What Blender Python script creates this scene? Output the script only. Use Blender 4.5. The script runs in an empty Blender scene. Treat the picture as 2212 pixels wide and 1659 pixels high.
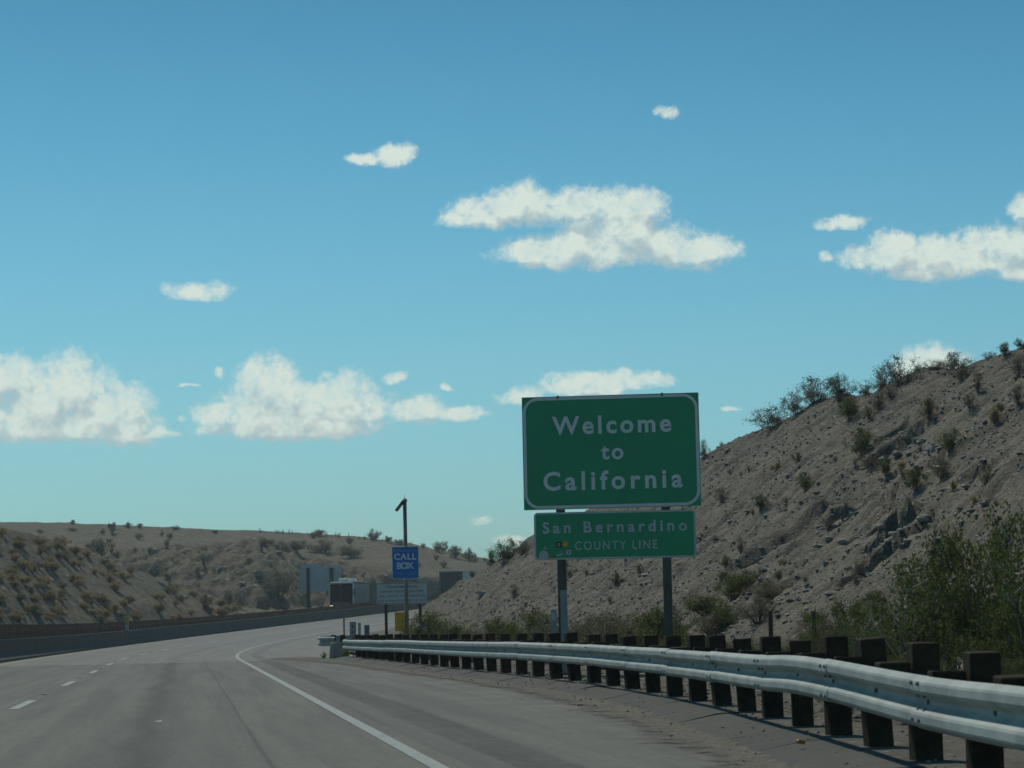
import bpy, math, random
import numpy as np
from mathutils import Vector, Matrix, noise as mnoise
from mathutils.bvhtree import BVHTree

R = math.radians
S = bpy.context.scene
COL = S.collection
random.seed(7)
rng = np.random.default_rng(11)

# ------------------------------------------------------------------ camera
EYE = Vector((0.0, 0.0, 1.05))
PITCH, ROLL = R(5.375), R(1.2)
FPX = 5480.0                       # focal length in units of a 2212 px wide picture
F_ = Vector((0, math.cos(PITCH), math.sin(PITCH)))
U0 = Vector((0, -math.sin(PITCH), math.cos(PITCH)))
R0 = Vector((1, 0, 0))
RT = R0 * math.cos(ROLL) - U0 * math.sin(ROLL)
UP = U0 * math.cos(ROLL) + R0 * math.sin(ROLL)
cam_d = bpy.data.cameras.new('camera')
cam = bpy.data.objects.new('camera', cam_d)
COL.objects.link(cam)
M = Matrix((RT, UP, -F_)).transposed().to_4x4()
M.translation = EYE
cam.matrix_world = M
cam_d.sensor_width = 36.0
cam_d.lens = 36.0 * FPX / 2212.0
cam_d.clip_start = 0.1
cam_d.clip_end = 12000
S.camera = cam
cam_d.dof.use_dof = True
cam_d.dof.focus_distance = 50.0
cam_d.dof.aperture_fstop = 8.0


def ray(px, py):
    return (F_ * FPX + RT * (px - 1106.0) + UP * (829.5 - py)).normalized()


def at(px, py, Y):
    d = ray(px, py)
    return EYE + d * (Y / d.y)


# ------------------------------------------------------------------ light
HAZE = 0.00030
SUN_AZ, SUN_EL = R(-24), R(52)     # azimuth from +Y towards +X
w = bpy.data.worlds.new('World')
S.world = w
w.use_nodes = True
wn, wl = w.node_tree.nodes, w.node_tree.links
wn.clear()
sun_d = bpy.data.lights.new('sun', 'SUN')
sun_d.energy = 2.7
sun_d.angle = R(0.55)
sun_d.color = (1.0, 0.97, 0.84)
sun = bpy.data.objects.new('sun', sun_d)
COL.objects.link(sun)
sdir = Vector((math.sin(SUN_AZ) * math.cos(SUN_EL), math.cos(SUN_AZ) * math.cos(SUN_EL), math.sin(SUN_EL)))
sun.rotation_euler = sdir.to_track_quat('Z', 'Y').to_euler()
sun.location = (0, 0, 60)
S.view_settings.view_transform = 'Standard'
S.view_settings.look = 'None'
S.view_settings.gamma = 1.0
S.view_settings.use_curve_mapping = False
S.view_settings.exposure = -0.30
S.cycles.max_bounces = 6
S.cycles.transparent_max_bounces = 12


class NT:
    """small helper to write node trees"""
    def __init__(s, tree):
        s.t = tree

    def n(s, typ, **kw):
        nd = s.t.nodes.new(typ)
        ins = kw.pop('ins', {})
        for k, v in kw.items():
            setattr(nd, k, v)
        for k, v in ins.items():
            if isinstance(v, bpy.types.NodeSocket):
                s.t.links.new(v, nd.inputs[k])
            else:
                nd.inputs[k].default_value = v
        return nd

    def m(s, op, a, b=0.0, c=0.0, clamp=False):
        nd = s.n('ShaderNodeMath', operation=op, use_clamp=clamp)
        for i, v in enumerate((a, b, c)):
            if isinstance(v, bpy.types.NodeSocket):
                s.t.links.new(v, nd.inputs[i])
            else:
                nd.inputs[i].default_value = v
        return nd.outputs[0]

    def v(s, op, a, b=None, c=None, out=0):
        nd = s.n('ShaderNodeVectorMath', operation=op)
        for i, x in enumerate((a, b, c)):
            if x is None:
                continue
            if isinstance(x, bpy.types.NodeSocket):
                s.t.links.new(x, nd.inputs[i])
            else:
                nd.inputs[i].default_value = x
        return nd.outputs[out]

    def mix(s, f, a, b, blend='MIX'):
        nd = s.n('ShaderNodeMix', data_type='RGBA', blend_type=blend)
        for i, x in ((0, f), (6, a), (7, b)):
            if isinstance(x, bpy.types.NodeSocket):
                s.t.links.new(x, nd.inputs[i])
            else:
                nd.inputs[i].default_value = x if i == 0 else (tuple(x) + (1,) if len(x) == 3 else x)
        return nd.outputs[2]

    def rng(s, x, a, b, c=0.0, d=1.0, smooth=True):
        nd = s.n('ShaderNodeMapRange', interpolation_type='SMOOTHSTEP' if smooth else 'LINEAR')
        s.t.links.new(x, nd.inputs[0])
        for i, v in enumerate((a, b, c, d)):
            nd.inputs[i + 1].default_value = v
        return nd.outputs[0]

    def noise(s, vec, scale, detail=3, rough=0.55, dist=0.0, out=0):
        nd = s.n('ShaderNodeTexNoise', ins={'Scale': scale, 'Detail': detail, 'Roughness': rough, 'Distortion': dist})
        s.t.links.new(vec, nd.inputs['Vector'])
        return nd.outputs[out]


# sky: Nishita, tinted a little by the air, with fair-weather cumulus at fixed bearings
W = NT(w.node_tree)
sky = W.n('ShaderNodeTexSky', sky_type='NISHITA', sun_disc=False)
sky.sun_elevation = SUN_EL
sky.sun_rotation = SUN_AZ
sky.altitude = 200
sky.air_density = 1.0
sky.dust_density = 0.6
sky.ozone_density = 2.2
SKY_STRENGTH = 0.106
SKY_TINT = (0.74, 1.0, 0.98)

CLOUDS = [  # bearing given by the picture point (x, y) and half sizes in the 2212 px picture
    (1000, 478, 52, 20), (1062, 458, 78, 40), (1120, 438, 66, 40), (1190, 462, 70, 36), (1290, 460, 92, 44),
    (1385, 450, 60, 38), (1330, 500, 100, 42), (1175, 545, 96, 34), (1285, 542, 110, 40), (1400, 530, 110, 46),
    (1500, 548, 84, 34), (1560, 542, 42, 22),
    (1862, 555, 50, 26), (1940, 552, 80, 44), (2040, 560, 110, 48), (2150, 545, 110, 54), (2210, 592, 60, 24), (1985, 596, 64, 18),
    (786, 342, 36, 16), (852, 340, 40, 28), (1441, 240, 25, 15),
    (1820, 484, 56, 17), (1782, 553, 16, 12), (2216, 452, 32, 34), (422, 630, 68, 20),
    (28, 830, 58, 58), (150, 830, 76, 62), (95, 885, 135, 58), (240, 880, 82, 52), (28, 918, 100, 48), (205, 925, 130, 38),
    (345, 933, 50, 15), (397, 897, 13, 10),
    (575, 830, 62, 54), (620, 875, 130, 50), (740, 868, 88, 56), (500, 895, 72, 30), (640, 922, 185, 28), (782, 882, 52, 34),
    (485, 802, 13, 16), (705, 806, 20, 11), (420, 828, 24, 6), (857, 813, 30, 14), (960, 832, 14, 10),
    (912, 886, 54, 30), (985, 890, 66, 20), (1120, 852, 55, 18), (1295, 830, 112, 26), (1385, 824, 62, 20), (1345, 810, 40, 18),
    (1040, 1125, 26, 12), (1100, 1174, 44, 14), (2010, 792, 72, 40), (1575, 885, 22, 8), (2300, 560, 120, 50), (-70, 890, 120, 70),
]


def azel(px, py):
    d = ray(px, py)
    return math.atan2(d.x, d.y), math.asin(d.z)


def cloud_group():
    g = bpy.data.node_groups.new('cloud_field', 'ShaderNodeTree')
    g.interface.new_socket('P', in_out='INPUT', socket_type='NodeSocketVector')
    g.interface.new_socket('D', in_out='OUTPUT', socket_type='NodeSocketFloat')
    G = NT(g)
    gi = G.n('NodeGroupInput')
    p = gi.outputs[0]
    # warp
    nz = G.noise(p, 34.0, 6, 0.60, 0.0, out=1)
    wv = G.v('SUBTRACT', nz, (0.5, 0.5, 0.5))
    wv = G.v('MULTIPLY', wv, (0.016, 0.012, 0.0))
    q = G.v('ADD', p, wv)
    acc = None
    for (cx, cy, rx, ry) in CLOUDS:
        a, e = azel(cx, cy)
        sx, sy = FPX / (rx * 1.14), FPX / (ry * 1.17)
        d = G.v('MULTIPLY_ADD', q, (sx, sy, 0), (-a * sx, -e * sy, 0))
        f = G.v('MULTIPLY', d, (-1, -1.3, 0))
        d = G.v('MAXIMUM', d, f)
        L = G.v('DOT_PRODUCT', d, d, out=1)
        big_ = rx * ry
        wk = 0.0 if big_ > 1500 else (0.22 if big_ > 900 else (0.36 if big_ > 330 else 0.58))
        if wk: L = G.m('ADD', L, wk)
        acc = L if acc is None else G.m('SMOOTH_MIN', acc, L, 0.25)
    field = G.m('SUBTRACT', 1.0, acc)
    field = G.m('MINIMUM', field, 0.75)
    field = G.m('MAXIMUM', field, -1.0)
    nb = G.noise(p, 95.0, 5, 0.5, 0.3)
    nb = G.m('SUBTRACT', nb, 0.5)
    nf = G.m('SUBTRACT', G.noise(p, 420.0, 5, 0.65, 0.4), 0.5)
    den0 = G.m('MULTIPLY_ADD', nb, 1.9, field)
    nm = G.m('SUBTRACT', G.noise(p, 210.0, 4, 0.6, 0.8), 0.5)
    den = G.m('MULTIPLY_ADD', nf, 1.25, G.m('MULTIPLY_ADD', nm, 1.15, den0))
    g.interface.new_socket('S', in_out='OUTPUT', socket_type='NodeSocketFloat')
    go = G.n('NodeGroupOutput')
    g.links.new(den, go.inputs[0])
    g.links.new(G.m('MULTIPLY_ADD', nf, 0.08, G.m('MULTIPLY_ADD', nm, 0.40, den0)), go.inputs[1])
    return g


geo = W.n('ShaderNodeTexCoord')
sep = W.n('ShaderNodeSeparateXYZ')
wl.new(geo.outputs['Generated'], sep.inputs[0])
az = W.m('ARCTAN2', sep.outputs[0], sep.outputs[1])
el = W.m('ARCSINE', sep.outputs[2])
ramp = W.n('ShaderNodeValToRGB')
wl.new(W.m('DIVIDE', el, R(16)), ramp.inputs[0])
cr = ramp.color_ramp
cr.interpolation = 'B_SPLINE'
while len(cr.elements) < 5: cr.elements.new(0.5)
for e_, (p_, c_) in zip(cr.elements, ((0.0, (.43, .78, .92)), (0.19, (.44, .80, .90)), (0.41, (.465, .88, .90)), (0.71, (.285, .75, .82)), (1.0, (.195, .54, .60)))):
    e_.position = p_; e_.color = (*c_, 1)
skyc = W.mix(1.0, sky.outputs[0], ramp.outputs[0], 'MULTIPLY')
cmb = W.n('ShaderNodeCombineXYZ')
wl.new(az, cmb.inputs[0])
wl.new(el, cmb.inputs[1])
P = cmb.outputs[0]
cg = cloud_group()
g1 = W.n('ShaderNodeGroup', node_tree=cg)
wl.new(P, g1.inputs[0])
P2 = W.v('ADD', P, (-0.0024, 0.0075, 0.0))
g2 = W.n('ShaderNodeGroup', node_tree=cg)
wl.new(P2, g2.inputs[0])
D1, S1, D2 = g1.outputs[0], g1.outputs[1], g2.outputs[1]
alpha = W.rng(D1, -0.50, 0.85)
lit = W.rng(W.m('SUBTRACT', S1, D2), -0.50, 0.50)  # bright cloud tops and shaded bases are mixed into the cloud colour
core = W.rng(D2, 0.0, 1.1)
lit = W.m('MULTIPLY_ADD', core, -0.26, lit)
lit = W.m('ADD', lit, 0.34, clamp=True)
CL_DARK, CL_LITE = (0.50, 0.63, 0.66), (0.86, 0.98, 0.89)
cloudc = W.mix(lit, CL_DARK, CL_LITE)
bg1 = W.n('ShaderNodeBackground')
wl.new(skyc, bg1.inputs[0])
bg1.inputs[1].default_value = SKY_STRENGTH
bg2 = W.n('ShaderNodeBackground')
wl.new(cloudc, bg2.inputs[0])
bg2.inputs[1].default_value = 1.0
mx = W.n('ShaderNodeMixShader')
thin = W.rng(W.noise(P, 60.0, 5, 0.6), 0.30, 0.52, 0.72, 0.97)
wl.new(W.m('MULTIPLY', alpha, thin), mx.inputs[0])
wl.new(bg1.outputs[0], mx.inputs[1])
wl.new(bg2.outputs[0], mx.inputs[2])
wo = W.n('ShaderNodeOutputWorld')
wl.new(mx.outputs[0], wo.inputs[0])


# ------------------------------------------------------------------ helpers
def tag(o, label=None, cat=None, group=None, kind=None):
    if label: o['label'] = label
    if cat: o['category'] = cat
    if group: o['group'] = group
    if kind: o['kind'] = kind
    return o


def link(name, mesh, parent=None, mat=None, loc=None):
    o = bpy.data.objects.new(name, mesh)
    COL.objects.link(o)
    if parent: o.parent = parent
    if mat is not None and mesh is not None and not mesh.materials:
        for m_ in (mat if isinstance(mat, (list, tuple)) else [mat]):
            mesh.materials.append(m_)
    if loc is not None: o.location = loc
    return o


def empty(name, loc=(0, 0, 0), rz=0.0):
    o = bpy.data.objects.new(name, None)
    COL.objects.link(o)
    o.location = loc
    o.rotation_euler = (0, 0, rz)
    o.empty_display_size = 0.2
    return o


def copy_tree(o, parent=None):
    c = o.copy()
    COL.objects.link(c)
    c.parent = parent
    for ch in list(o.children):
        copy_tree(ch, c)
    return c


def pydata(name, verts, faces, smooth=False):
    me = bpy.data.meshes.new(name)
    me.from_pydata([tuple(v) for v in verts], [], faces)
    if smooth:
        me.polygons.foreach_set('use_smooth', [True] * len(me.polygons))
    me.update()
    return me


def npmesh(name, V, T, smooth=False, k=3):
    """fast mesh from numpy; V (n,3), T (m,k)"""
    me = bpy.data.meshes.new(name)
    V = np.asarray(V, np.float32); T = np.asarray(T, np.int32)
    me.vertices.add(len(V)); me.vertices.foreach_set('co', V.ravel())
    me.loops.add(T.size); me.loops.foreach_set('vertex_index', T.ravel())
    me.polygons.add(len(T))
    me.polygons.foreach_set('loop_start', np.arange(0, T.size, k, dtype=np.int32))
    me.polygons.foreach_set('loop_total', np.full(len(T), k, np.int32))
    me.polygons.foreach_set('use_smooth', np.full(len(T), smooth, bool))
    me.update(calc_edges=True)
    return me


class MB:
    def __init__(s): s.v = []; s.f = []

    def add(s, vs, fs):
        b = len(s.v); s.v += [tuple(x) for x in vs]; s.f += [tuple(i + b for i in f) for f in fs]
        return s

    def box(s, x0, x1, y0, y1, z0, z1, bev=0.0, mat=None):
        if bev <= 0:
            vs = [(x, y, z) for z in (z0, z1) for y in (y0, y1) for x in (x0, x1)]
            fs = [(0, 2, 3, 1), (4, 5, 7, 6), (0, 1, 5, 4), (2, 6, 7, 3), (0, 4, 6, 2), (1, 3, 7, 5)]
        else:
            b = bev
            vs = []
            for (z, i) in ((z0, b), (z0 + b, 0), (z1 - b, 0), (z1, b)):
                xa, xb, ya, yb = x0 + i, x1 - i, y0 + i, y1 - i
                c = b if i == 0 else b * 0.4
                vs += [(xa + c, ya, z), (xb - c, ya, z), (xb, ya + c, z), (xb, yb - c, z), (xb - c, yb, z), (xa + c, yb, z), (xa, yb - c, z), (xa, ya + c, z)]
            fs = [tuple(range(7, -1, -1)), tuple(range(24, 32))]
            for r_ in range(3):
                for k in range(8):
                    a, c = r_ * 8 + k, r_ * 8 + (k + 1) % 8
                    fs.append((a, c, c + 8, a + 8))
        if mat is not None: vs = [mat @ Vector(v) for v in vs]
        return s.add(vs, fs)

    def tube(s, pts, rad, n=8, cap=True):
        pts = [Vector(p) for p in pts]
        rad = rad if isinstance(rad, (list, tuple)) else [rad] * len(pts)
        vs, fs = [], []
        for i, p in enumerate(pts):
            t = (pts[min(i + 1, len(pts) - 1)] - pts[max(i - 1, 0)]).normalized()
            a = t.cross(Vector((0.123, 0.3, 0.9)) if abs(t.z) < 0.95 else Vector((0, 1, 0))).normalized()
            b = t.cross(a)
            for k in range(n):
                an = 2 * math.pi * k / n
                vs.append(p + (a * math.cos(an) + b * math.sin(an)) * rad[i])
        for i in range(len(pts) - 1):
            for k in range(n):
                fs.append((i * n + k, i * n + (k + 1) % n, (i + 1) * n + (k + 1) % n, (i + 1) * n + k))
        if cap:
            fs.append(tuple(range(n - 1, -1, -1))); fs.append(tuple(range((len(pts) - 1) * n, len(pts) * n)))
        return s.add(vs, fs)

    def mesh(s, name, smooth=False): return pydata(name, s.v, s.f, smooth)

    def build(s, name, mat, parent=None, smooth=False, loc=None):
        return link(name, s.mesh(name, smooth), parent, mat, loc)


# numpy gradient noise -------------------------------------------------
_perm = rng.permutation(512)
_perm = np.concatenate([_perm, _perm, _perm])
_ang = rng.uniform(0, 2 * np.pi, 512)


def pnoise(x, y):
    xi = np.floor(x).astype(int); yi = np.floor(y).astype(int)
    xf = x - xi; yf = y - yi
    u = xf * xf * xf * (xf * (xf * 6 - 15) + 10); v = yf * yf * yf * (yf * (yf * 6 - 15) + 10)

    def g(ix, iy, dx, dy):
        h = _perm[(_perm[ix & 511] + iy) & 511]
        a = _ang[h]
        return np.cos(a) * dx + np.sin(a) * dy
    n00 = g(xi, yi, xf, yf); n10 = g(xi + 1, yi, xf - 1, yf)
    n01 = g(xi, yi + 1, xf, yf - 1); n11 = g(xi + 1, yi + 1, xf - 1, yf - 1)
    return (n00 * (1 - u) + n10 * u) * (1 - v) + (n01 * (1 - u) + n11 * u) * v


def fbm(x, y, octv=5, gain=0.5, lac=2.03):
    a, t = 1.0, 0.0
    for i in range(octv):
        t = t + a * pnoise(x + 17.3 * i, y - 9.1 * i); x = x * lac; y = y * lac; a *= gain
    return t


def sstep(a, b, x):
    t = np.clip((x - a) / (b - a), 0, 1)
    return t * t * (3 - 2 * t)


# ------------------------------------------------------------------ materials
def pbsdf(name):
    m = bpy.data.materials.new(name)
    m.use_nodes = True
    t = m.node_tree
    b = t.nodes['Principled BSDF']
    return m, NT(t), b


def simple(name, col, rough=0.6, metal=0.0, var=0.12, scale=6.0, bump=0.0, bscale=40.0, spec=0.5, col2=None, coord='Object', rand=0.0):
    m, T, b = pbsdf(name)
    tc = T.n('ShaderNodeTexCoord')
    n1 = T.noise(tc.outputs[coord], scale, 5, 0.6)
    c2 = col2 or tuple(c * (1 - 2.4 * var) for c in col)
    c1 = tuple(min(1, c * (1 + var)) for c in col)
    c = T.mix(T.rng(n1, 0.3, 0.7), c2, c1)
    if rand:
        oi = T.n('ShaderNodeObjectInfo')
        k = T.m('MULTIPLY_ADD', oi.outputs['Random'], 2 * rand, 1 - rand)
        c = T.mix(1.0, c, T.n('ShaderNodeCombineXYZ', ins={0: k, 1: k, 2: k}).outputs[0], 'MULTIPLY')
    T.t.links.new(c, b.inputs['Base Color'])
    T.t.links.new(T.rng(n1, 0.2, 0.8, rough - 0.08, min(1, rough + 0.08), False), b.inputs['Roughness'])
    b.inputs['Metallic'].default_value = metal
    b.inputs['Specular IOR Level'].default_value = spec
    if bump:
        bp = T.n('ShaderNodeBump', ins={'Strength': bump, 'Distance': 0.02})
        T.t.links.new(T.noise(tc.outputs[coord], bscale, 4, 0.6), bp.inputs['Height'])
        T.t.links.new(bp.outputs[0], b.inputs['Normal'])
    return m


def earth(name, ca, cb, cc, bump=0.6, fine=14.0, dist=0.06):
    """stony desert soil: large tonal patches, gravel speckle, relief"""
    m, T, b = pbsdf(name)
    tc = T.n('ShaderNodeTexCoord').outputs['Object']
    big = T.noise(tc, 0.18, 5, 0.6, 0.4)
    mid = T.noise(tc, 1.3, 6, 0.65)
    fin = T.noise(tc, fine, 5, 0.7)
    c = T.mix(T.rng(big, 0.38, 0.62), ca, cb)
    c = T.mix(T.m('MULTIPLY', T.rng(mid, 0.45, 0.68), 0.65), c, cc)
    crs = T.noise(tc, fine * 0.3, 6, 0.75)
    k = T.m('MULTIPLY', T.rng(fin, 0.32, 0.72, 0.55, 1.40, False), T.rng(crs, 0.32, 0.68, 0.70, 1.25, False))
    kk = T.n('ShaderNodeCombineXYZ', ins={0: k, 1: k, 2: k})
    c = T.mix(1.0, c, kk.outputs[0], 'MULTIPLY')
    vo = T.n('ShaderNodeTexVoronoi', ins={'Scale': fine * 0.55})
    T.t.links.new(tc, vo.inputs['Vector'])
    stone = T.rng(vo.outputs['Distance'], 0.12, 0.30, 1.0, 0.0)
    sel = T.n('ShaderNodeSeparateColor'); T.t.links.new(vo.outputs['Color'], sel.inputs[0])
    stone = T.m('MULTIPLY', stone, T.m('GREATER_THAN', sel.outputs[0], 0.58))
    c = T.mix(T.m('MULTIPLY', stone, T.m('MULTIPLY', sel.outputs[1], 1.0)), c, (0.40, 0.39, 0.345))
    vo2 = T.n('ShaderNodeTexVoronoi', ins={'Scale': fine * 0.22})
    T.t.links.new(tc, vo2.inputs['Vector'])
    s2 = T.n('ShaderNodeSeparateColor'); T.t.links.new(vo2.outputs['Color'], s2.inputs[0])
    st2 = T.m('MULTIPLY', T.rng(vo2.outputs['Distance'], 0.10, 0.26, 1.0, 0.0), T.m('GREATER_THAN', s2.outputs[0], 0.70))
    c = T.mix(T.m('MULTIPLY', st2, T.m('MULTIPLY', s2.outputs[1], 0.8)), c, (0.33, 0.315, 0.275))
    T.t.links.new(c, b.inputs['Base Color'])
    b.inputs['Roughness'].default_value = 0.95
    b.inputs['Specular IOR Level'].default_value = 0.2
    h = T.m('ADD', T.m('MULTIPLY', fin, 0.6), T.m('MULTIPLY', stone, 0.5))
    h = T.m('ADD', h, T.m('MULTIPLY', mid, 1.5))
    h = T.m('ADD', h, T.m('MULTIPLY', T.m('ADD', st2, crs), 1.0))
    bp = T.n('ShaderNodeBump', ins={'Strength': bump, 'Distance': dist})
    T.t.links.new(h, bp.inputs['Height'])
    T.t.links.new(bp.outputs[0], b.inputs['Normal'])
    return m


def leafmat(name, col, col2, trans=0.25):
    m, T, b = pbsdf(name)
    oi = T.n('ShaderNodeObjectInfo')
    tc = T.n('ShaderNodeTexCoord').outputs['Object']
    n1 = T.noise(tc, 5.0, 3)
    f = T.m('ADD', T.m('MULTIPLY', oi.outputs['Random'], 0.5), T.m('MULTIPLY', T.rng(n1, 0.3, 0.7), 0.5))
    c = T.mix(f, col, col2)
    T.t.links.new(c, b.inputs['Base Color'])
    b.inputs['Roughness'].default_value = 0.85
    b.inputs['Specular IOR Level'].default_value = 0.08
    tr = T.n('ShaderNodeBsdfTranslucent'); T.t.links.new(c, tr.inputs[0])
    mxs = T.n('ShaderNodeMixShader', ins={0: trans})
    T.t.links.new(b.outputs[0], mxs.inputs[1]); T.t.links.new(tr.outputs[0], mxs.inputs[2])
    T.t.links.new(mxs.outputs[0], T.t.nodes['Material Output'].inputs[0])
    return m


def asphalt(name, base, shoulder=False):
    m, T, b = pbsdf(name)
    uv = T.n('ShaderNodeUVMap', uv_map='road').outputs[0]
    sp = T.n('ShaderNodeSeparateXYZ'); T.t.links.new(uv, sp.inputs[0])
    s_, off = sp.outputs[0], sp.outputs[1]
    st = T.v('MULTIPLY', uv, (0.045, 1.5, 1))
    streak = T.noise(st, 1.6, 6, 0.62, 0.3)
    blot = T.noise(uv, 0.22, 5, 0.6, 0.5)
    grit = T.noise(uv, 55.0, 3, 0.7)
    grit2 = T.noise(uv, 9.0, 4, 0.7)
    c = T.mix(T.rng(streak, 0.33, 0.68), tuple(x * 0.80 for x in base), tuple(x * 1.16 for x in base))
    k = T.m('ADD', T.rng(grit, 0.3, 0.7, 0.74, 1.26, False), T.rng(grit2, 0.3, 0.7, -0.12, 0.12, False))
    g3 = T.noise(T.v('MULTIPLY', uv, (0.5, 3.0, 1)), 4.0, 5, 0.7)
    k = T.m('MULTIPLY', k, T.rng(g3, 0.3, 0.7, 0.90, 1.10))
    k = T.m('MULTIPLY', k, T.rng(blot, 0.3, 0.7, 0.95, 1.05))
    wob = T.m('MULTIPLY', T.m('SUBTRACT', T.noise(T.v('MULTIPLY', uv, (0.12, 0, 0)), 1.0, 3), 0.5), 0.9)
    offw = T.m('ADD', off, wob)
    # worn-in oil drip down the middle of each lane, cleaner wheel tracks
    for c0, wd, am in ((-2.25, 0.22, 0.50), (-6.2, 0.42, 0.20)):
        d = T.m('DIVIDE', T.m('SUBTRACT', offw, c0), wd)
        g = T.m('POWER', 2.718, T.m('MULTIPLY', T.m('MULTIPLY', d, d), -1))
        g = T.m('MULTIPLY', g, T.rng(streak, 0.25, 0.75, 0.5, 1.25))
        k = T.m('MULTIPLY', k, T.m('SUBTRACT', 1.0, T.m('MULTIPLY', g, am)))
    for c0, wd, am in ((-1.2, 0.022, 0.40), (0.26, 0.02, 0.22), (-4.35, 0.02, 0.18)):   # saw joints and cracks
        d = T.m('DIVIDE', T.m('SUBTRACT', T.m('ADD', off, T.m('MULTIPLY', wob, 0.10)), c0), wd)
        g = T.m('POWER', 2.718, T.m('MULTIPLY', T.m('MULTIPLY', d, d), -1))
        k = T.m('MULTIPLY', k, T.m('SUBTRACT', 1.0, T.m('MULTIPLY', g, am)))
    # ground-in rumble strip
    rs = T.m('MULTIPLY', T.rng(off, 0.50, 0.60), T.rng(off, 0.98, 1.08, 1.0, 0.0))
    rs = T.m('MULTIPLY', rs, T.rng(T.noise(uv, 2.2, 5, 0.7), 0.3, 0.62, 0.55, 1.0))
    k = T.m('MULTIPLY', k, T.m('SUBTRACT', 1.0, T.m('MULTIPLY', rs, 0.48)))
    cv = T.n('ShaderNodeCombineXYZ', ins={0: k, 1: k, 2: k})
    c = T.mix(1.0, c, cv.outputs[0], 'MULTIPLY')
    # paler tone from a cross line far ahead, weaker again farther on
    pa = T.m('MULTIPLY', T.rng(s_, 82, 84), T.rng(s_, 230, 260, 1.0, 0.3))
    c = T.mix(T.m('MULTIPLY', pa, 0.30), c, (0.30, 0.29, 0.27))
    # dust towards the shoulder
    du = T.m('MULTIPLY', T.rng(off, 1.2, 3.0), T.rng(T.noise(uv, 0.9, 6, 0.65), 0.42, 0.7))
    c = T.mix(T.m('MULTIPLY', du, 0.45), c, (0.27, 0.25, 0.22))
    T.t.links.new(c, b.inputs['Base Color'])
    b.inputs['Roughness'].default_value = 0.82
    b.inputs['Specular IOR Level'].default_value = 0.35
    bp = T.n('ShaderNodeBump', ins={'Strength': 0.35, 'Distance': 0.012})
    T.t.links.new(T.m('ADD', grit, T.m('MULTIPLY', grit2, 0.6)), bp.inputs['Height'])
    T.t.links.new(bp.outputs[0], b.inputs['Normal'])
    return m


def worn_paint(name, col, under=(0.16, 0.155, 0.145), wear=0.45):
    m, T, b = pbsdf(name)
    uv = T.n('ShaderNodeUVMap', uv_map='road').outputs[0]
    n1 = T.noise(uv, 14.0, 6, 0.75)
    n2 = T.noise(uv, 1.2, 4, 0.6)
    f = T.rng(T.m('MULTIPLY_ADD', n2, 0.5, n1), wear + 0.16, wear + 0.42)
    c = T.mix(f, under, col)
    T.t.links.new(c, b.inputs['Base Color'])
    b.inputs['Roughness'].default_value = 0.7
    return m


MA = {}
MA['asphalt'] = asphalt('asphalt', (0.132, 0.124, 0.104))
MA['white_line'] = worn_paint('white_line_paint', (0.30, 0.315, 0.29), wear=0.36)
MA['yellow_line'] = worn_paint('yellow_line_paint', (0.42, 0.30, 0.09), wear=0.40)
MA['hill'] = earth('stony_hillside', (0.180, 0.155, 0.120), (0.212, 0.185, 0.144), (0.120, 0.098, 0.072), bump=1.0)
MA['far_hill'] = earth('far_hillside', (0.185, 0.155, 0.112), (0.150, 0.130, 0.090), (0.190, 0.158, 0.085), bump=0.7, fine=2.2, dist=0.4)
MA['ground'] = earth('desert_ground', (0.150, 0.132, 0.105), (0.125, 0.112, 0.090), (0.165, 0.148, 0.12))
MA['sand'] = earth('shoulder_sand', (0.20, 0.178, 0.14), (0.18, 0.16, 0.128), (0.155, 0.14, 0.112), bump=0.4, fine=22, dist=0.02)


def fading(m, lo=0.35, hi=0.75, sc=2.5):
    T = NT(m.node_tree)
    uv = T.n('ShaderNodeUVMap', uv_map='fade').outputs[0]
    sp = T.n('ShaderNodeSeparateXYZ'); T.t.links.new(uv, sp.inputs[0])
    tc = T.n('ShaderNodeTexCoord').outputs['Object']
    n1 = T.noise(tc, sc, 8, 0.75)
    e = T.m('SUBTRACT', T.m('MULTIPLY_ADD', n1, 1.3, -0.15), sp.outputs[0])
    a = T.rng(e, -0.12, 0.22)
    out = m.node_tree.nodes['Material Output']; src = out.inputs[0].links[0].from_socket
    tr = T.n('ShaderNodeBsdfTransparent')
    mxs = T.n('ShaderNodeMixShader'); T.t.links.new(T.m('MULTIPLY', a, 0.85), mxs.inputs[0])
    T.t.links.new(tr.outputs[0], mxs.inputs[1]); T.t.links.new(src, mxs.inputs[2])
    T.t.links.new(mxs.outputs[0], out.inputs[0])


fading(MA['sand'])


def set_fade(me, vals):
    uv = me.uv_layers.new(name='fade')
    li = np.zeros(len(me.loops), np.int32); me.loops.foreach_get('vertex_index', li)
    v = np.array(vals, np.float32)[li]
    uv.data.foreach_set('uv', np.stack([v, v], -1).ravel())


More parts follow.
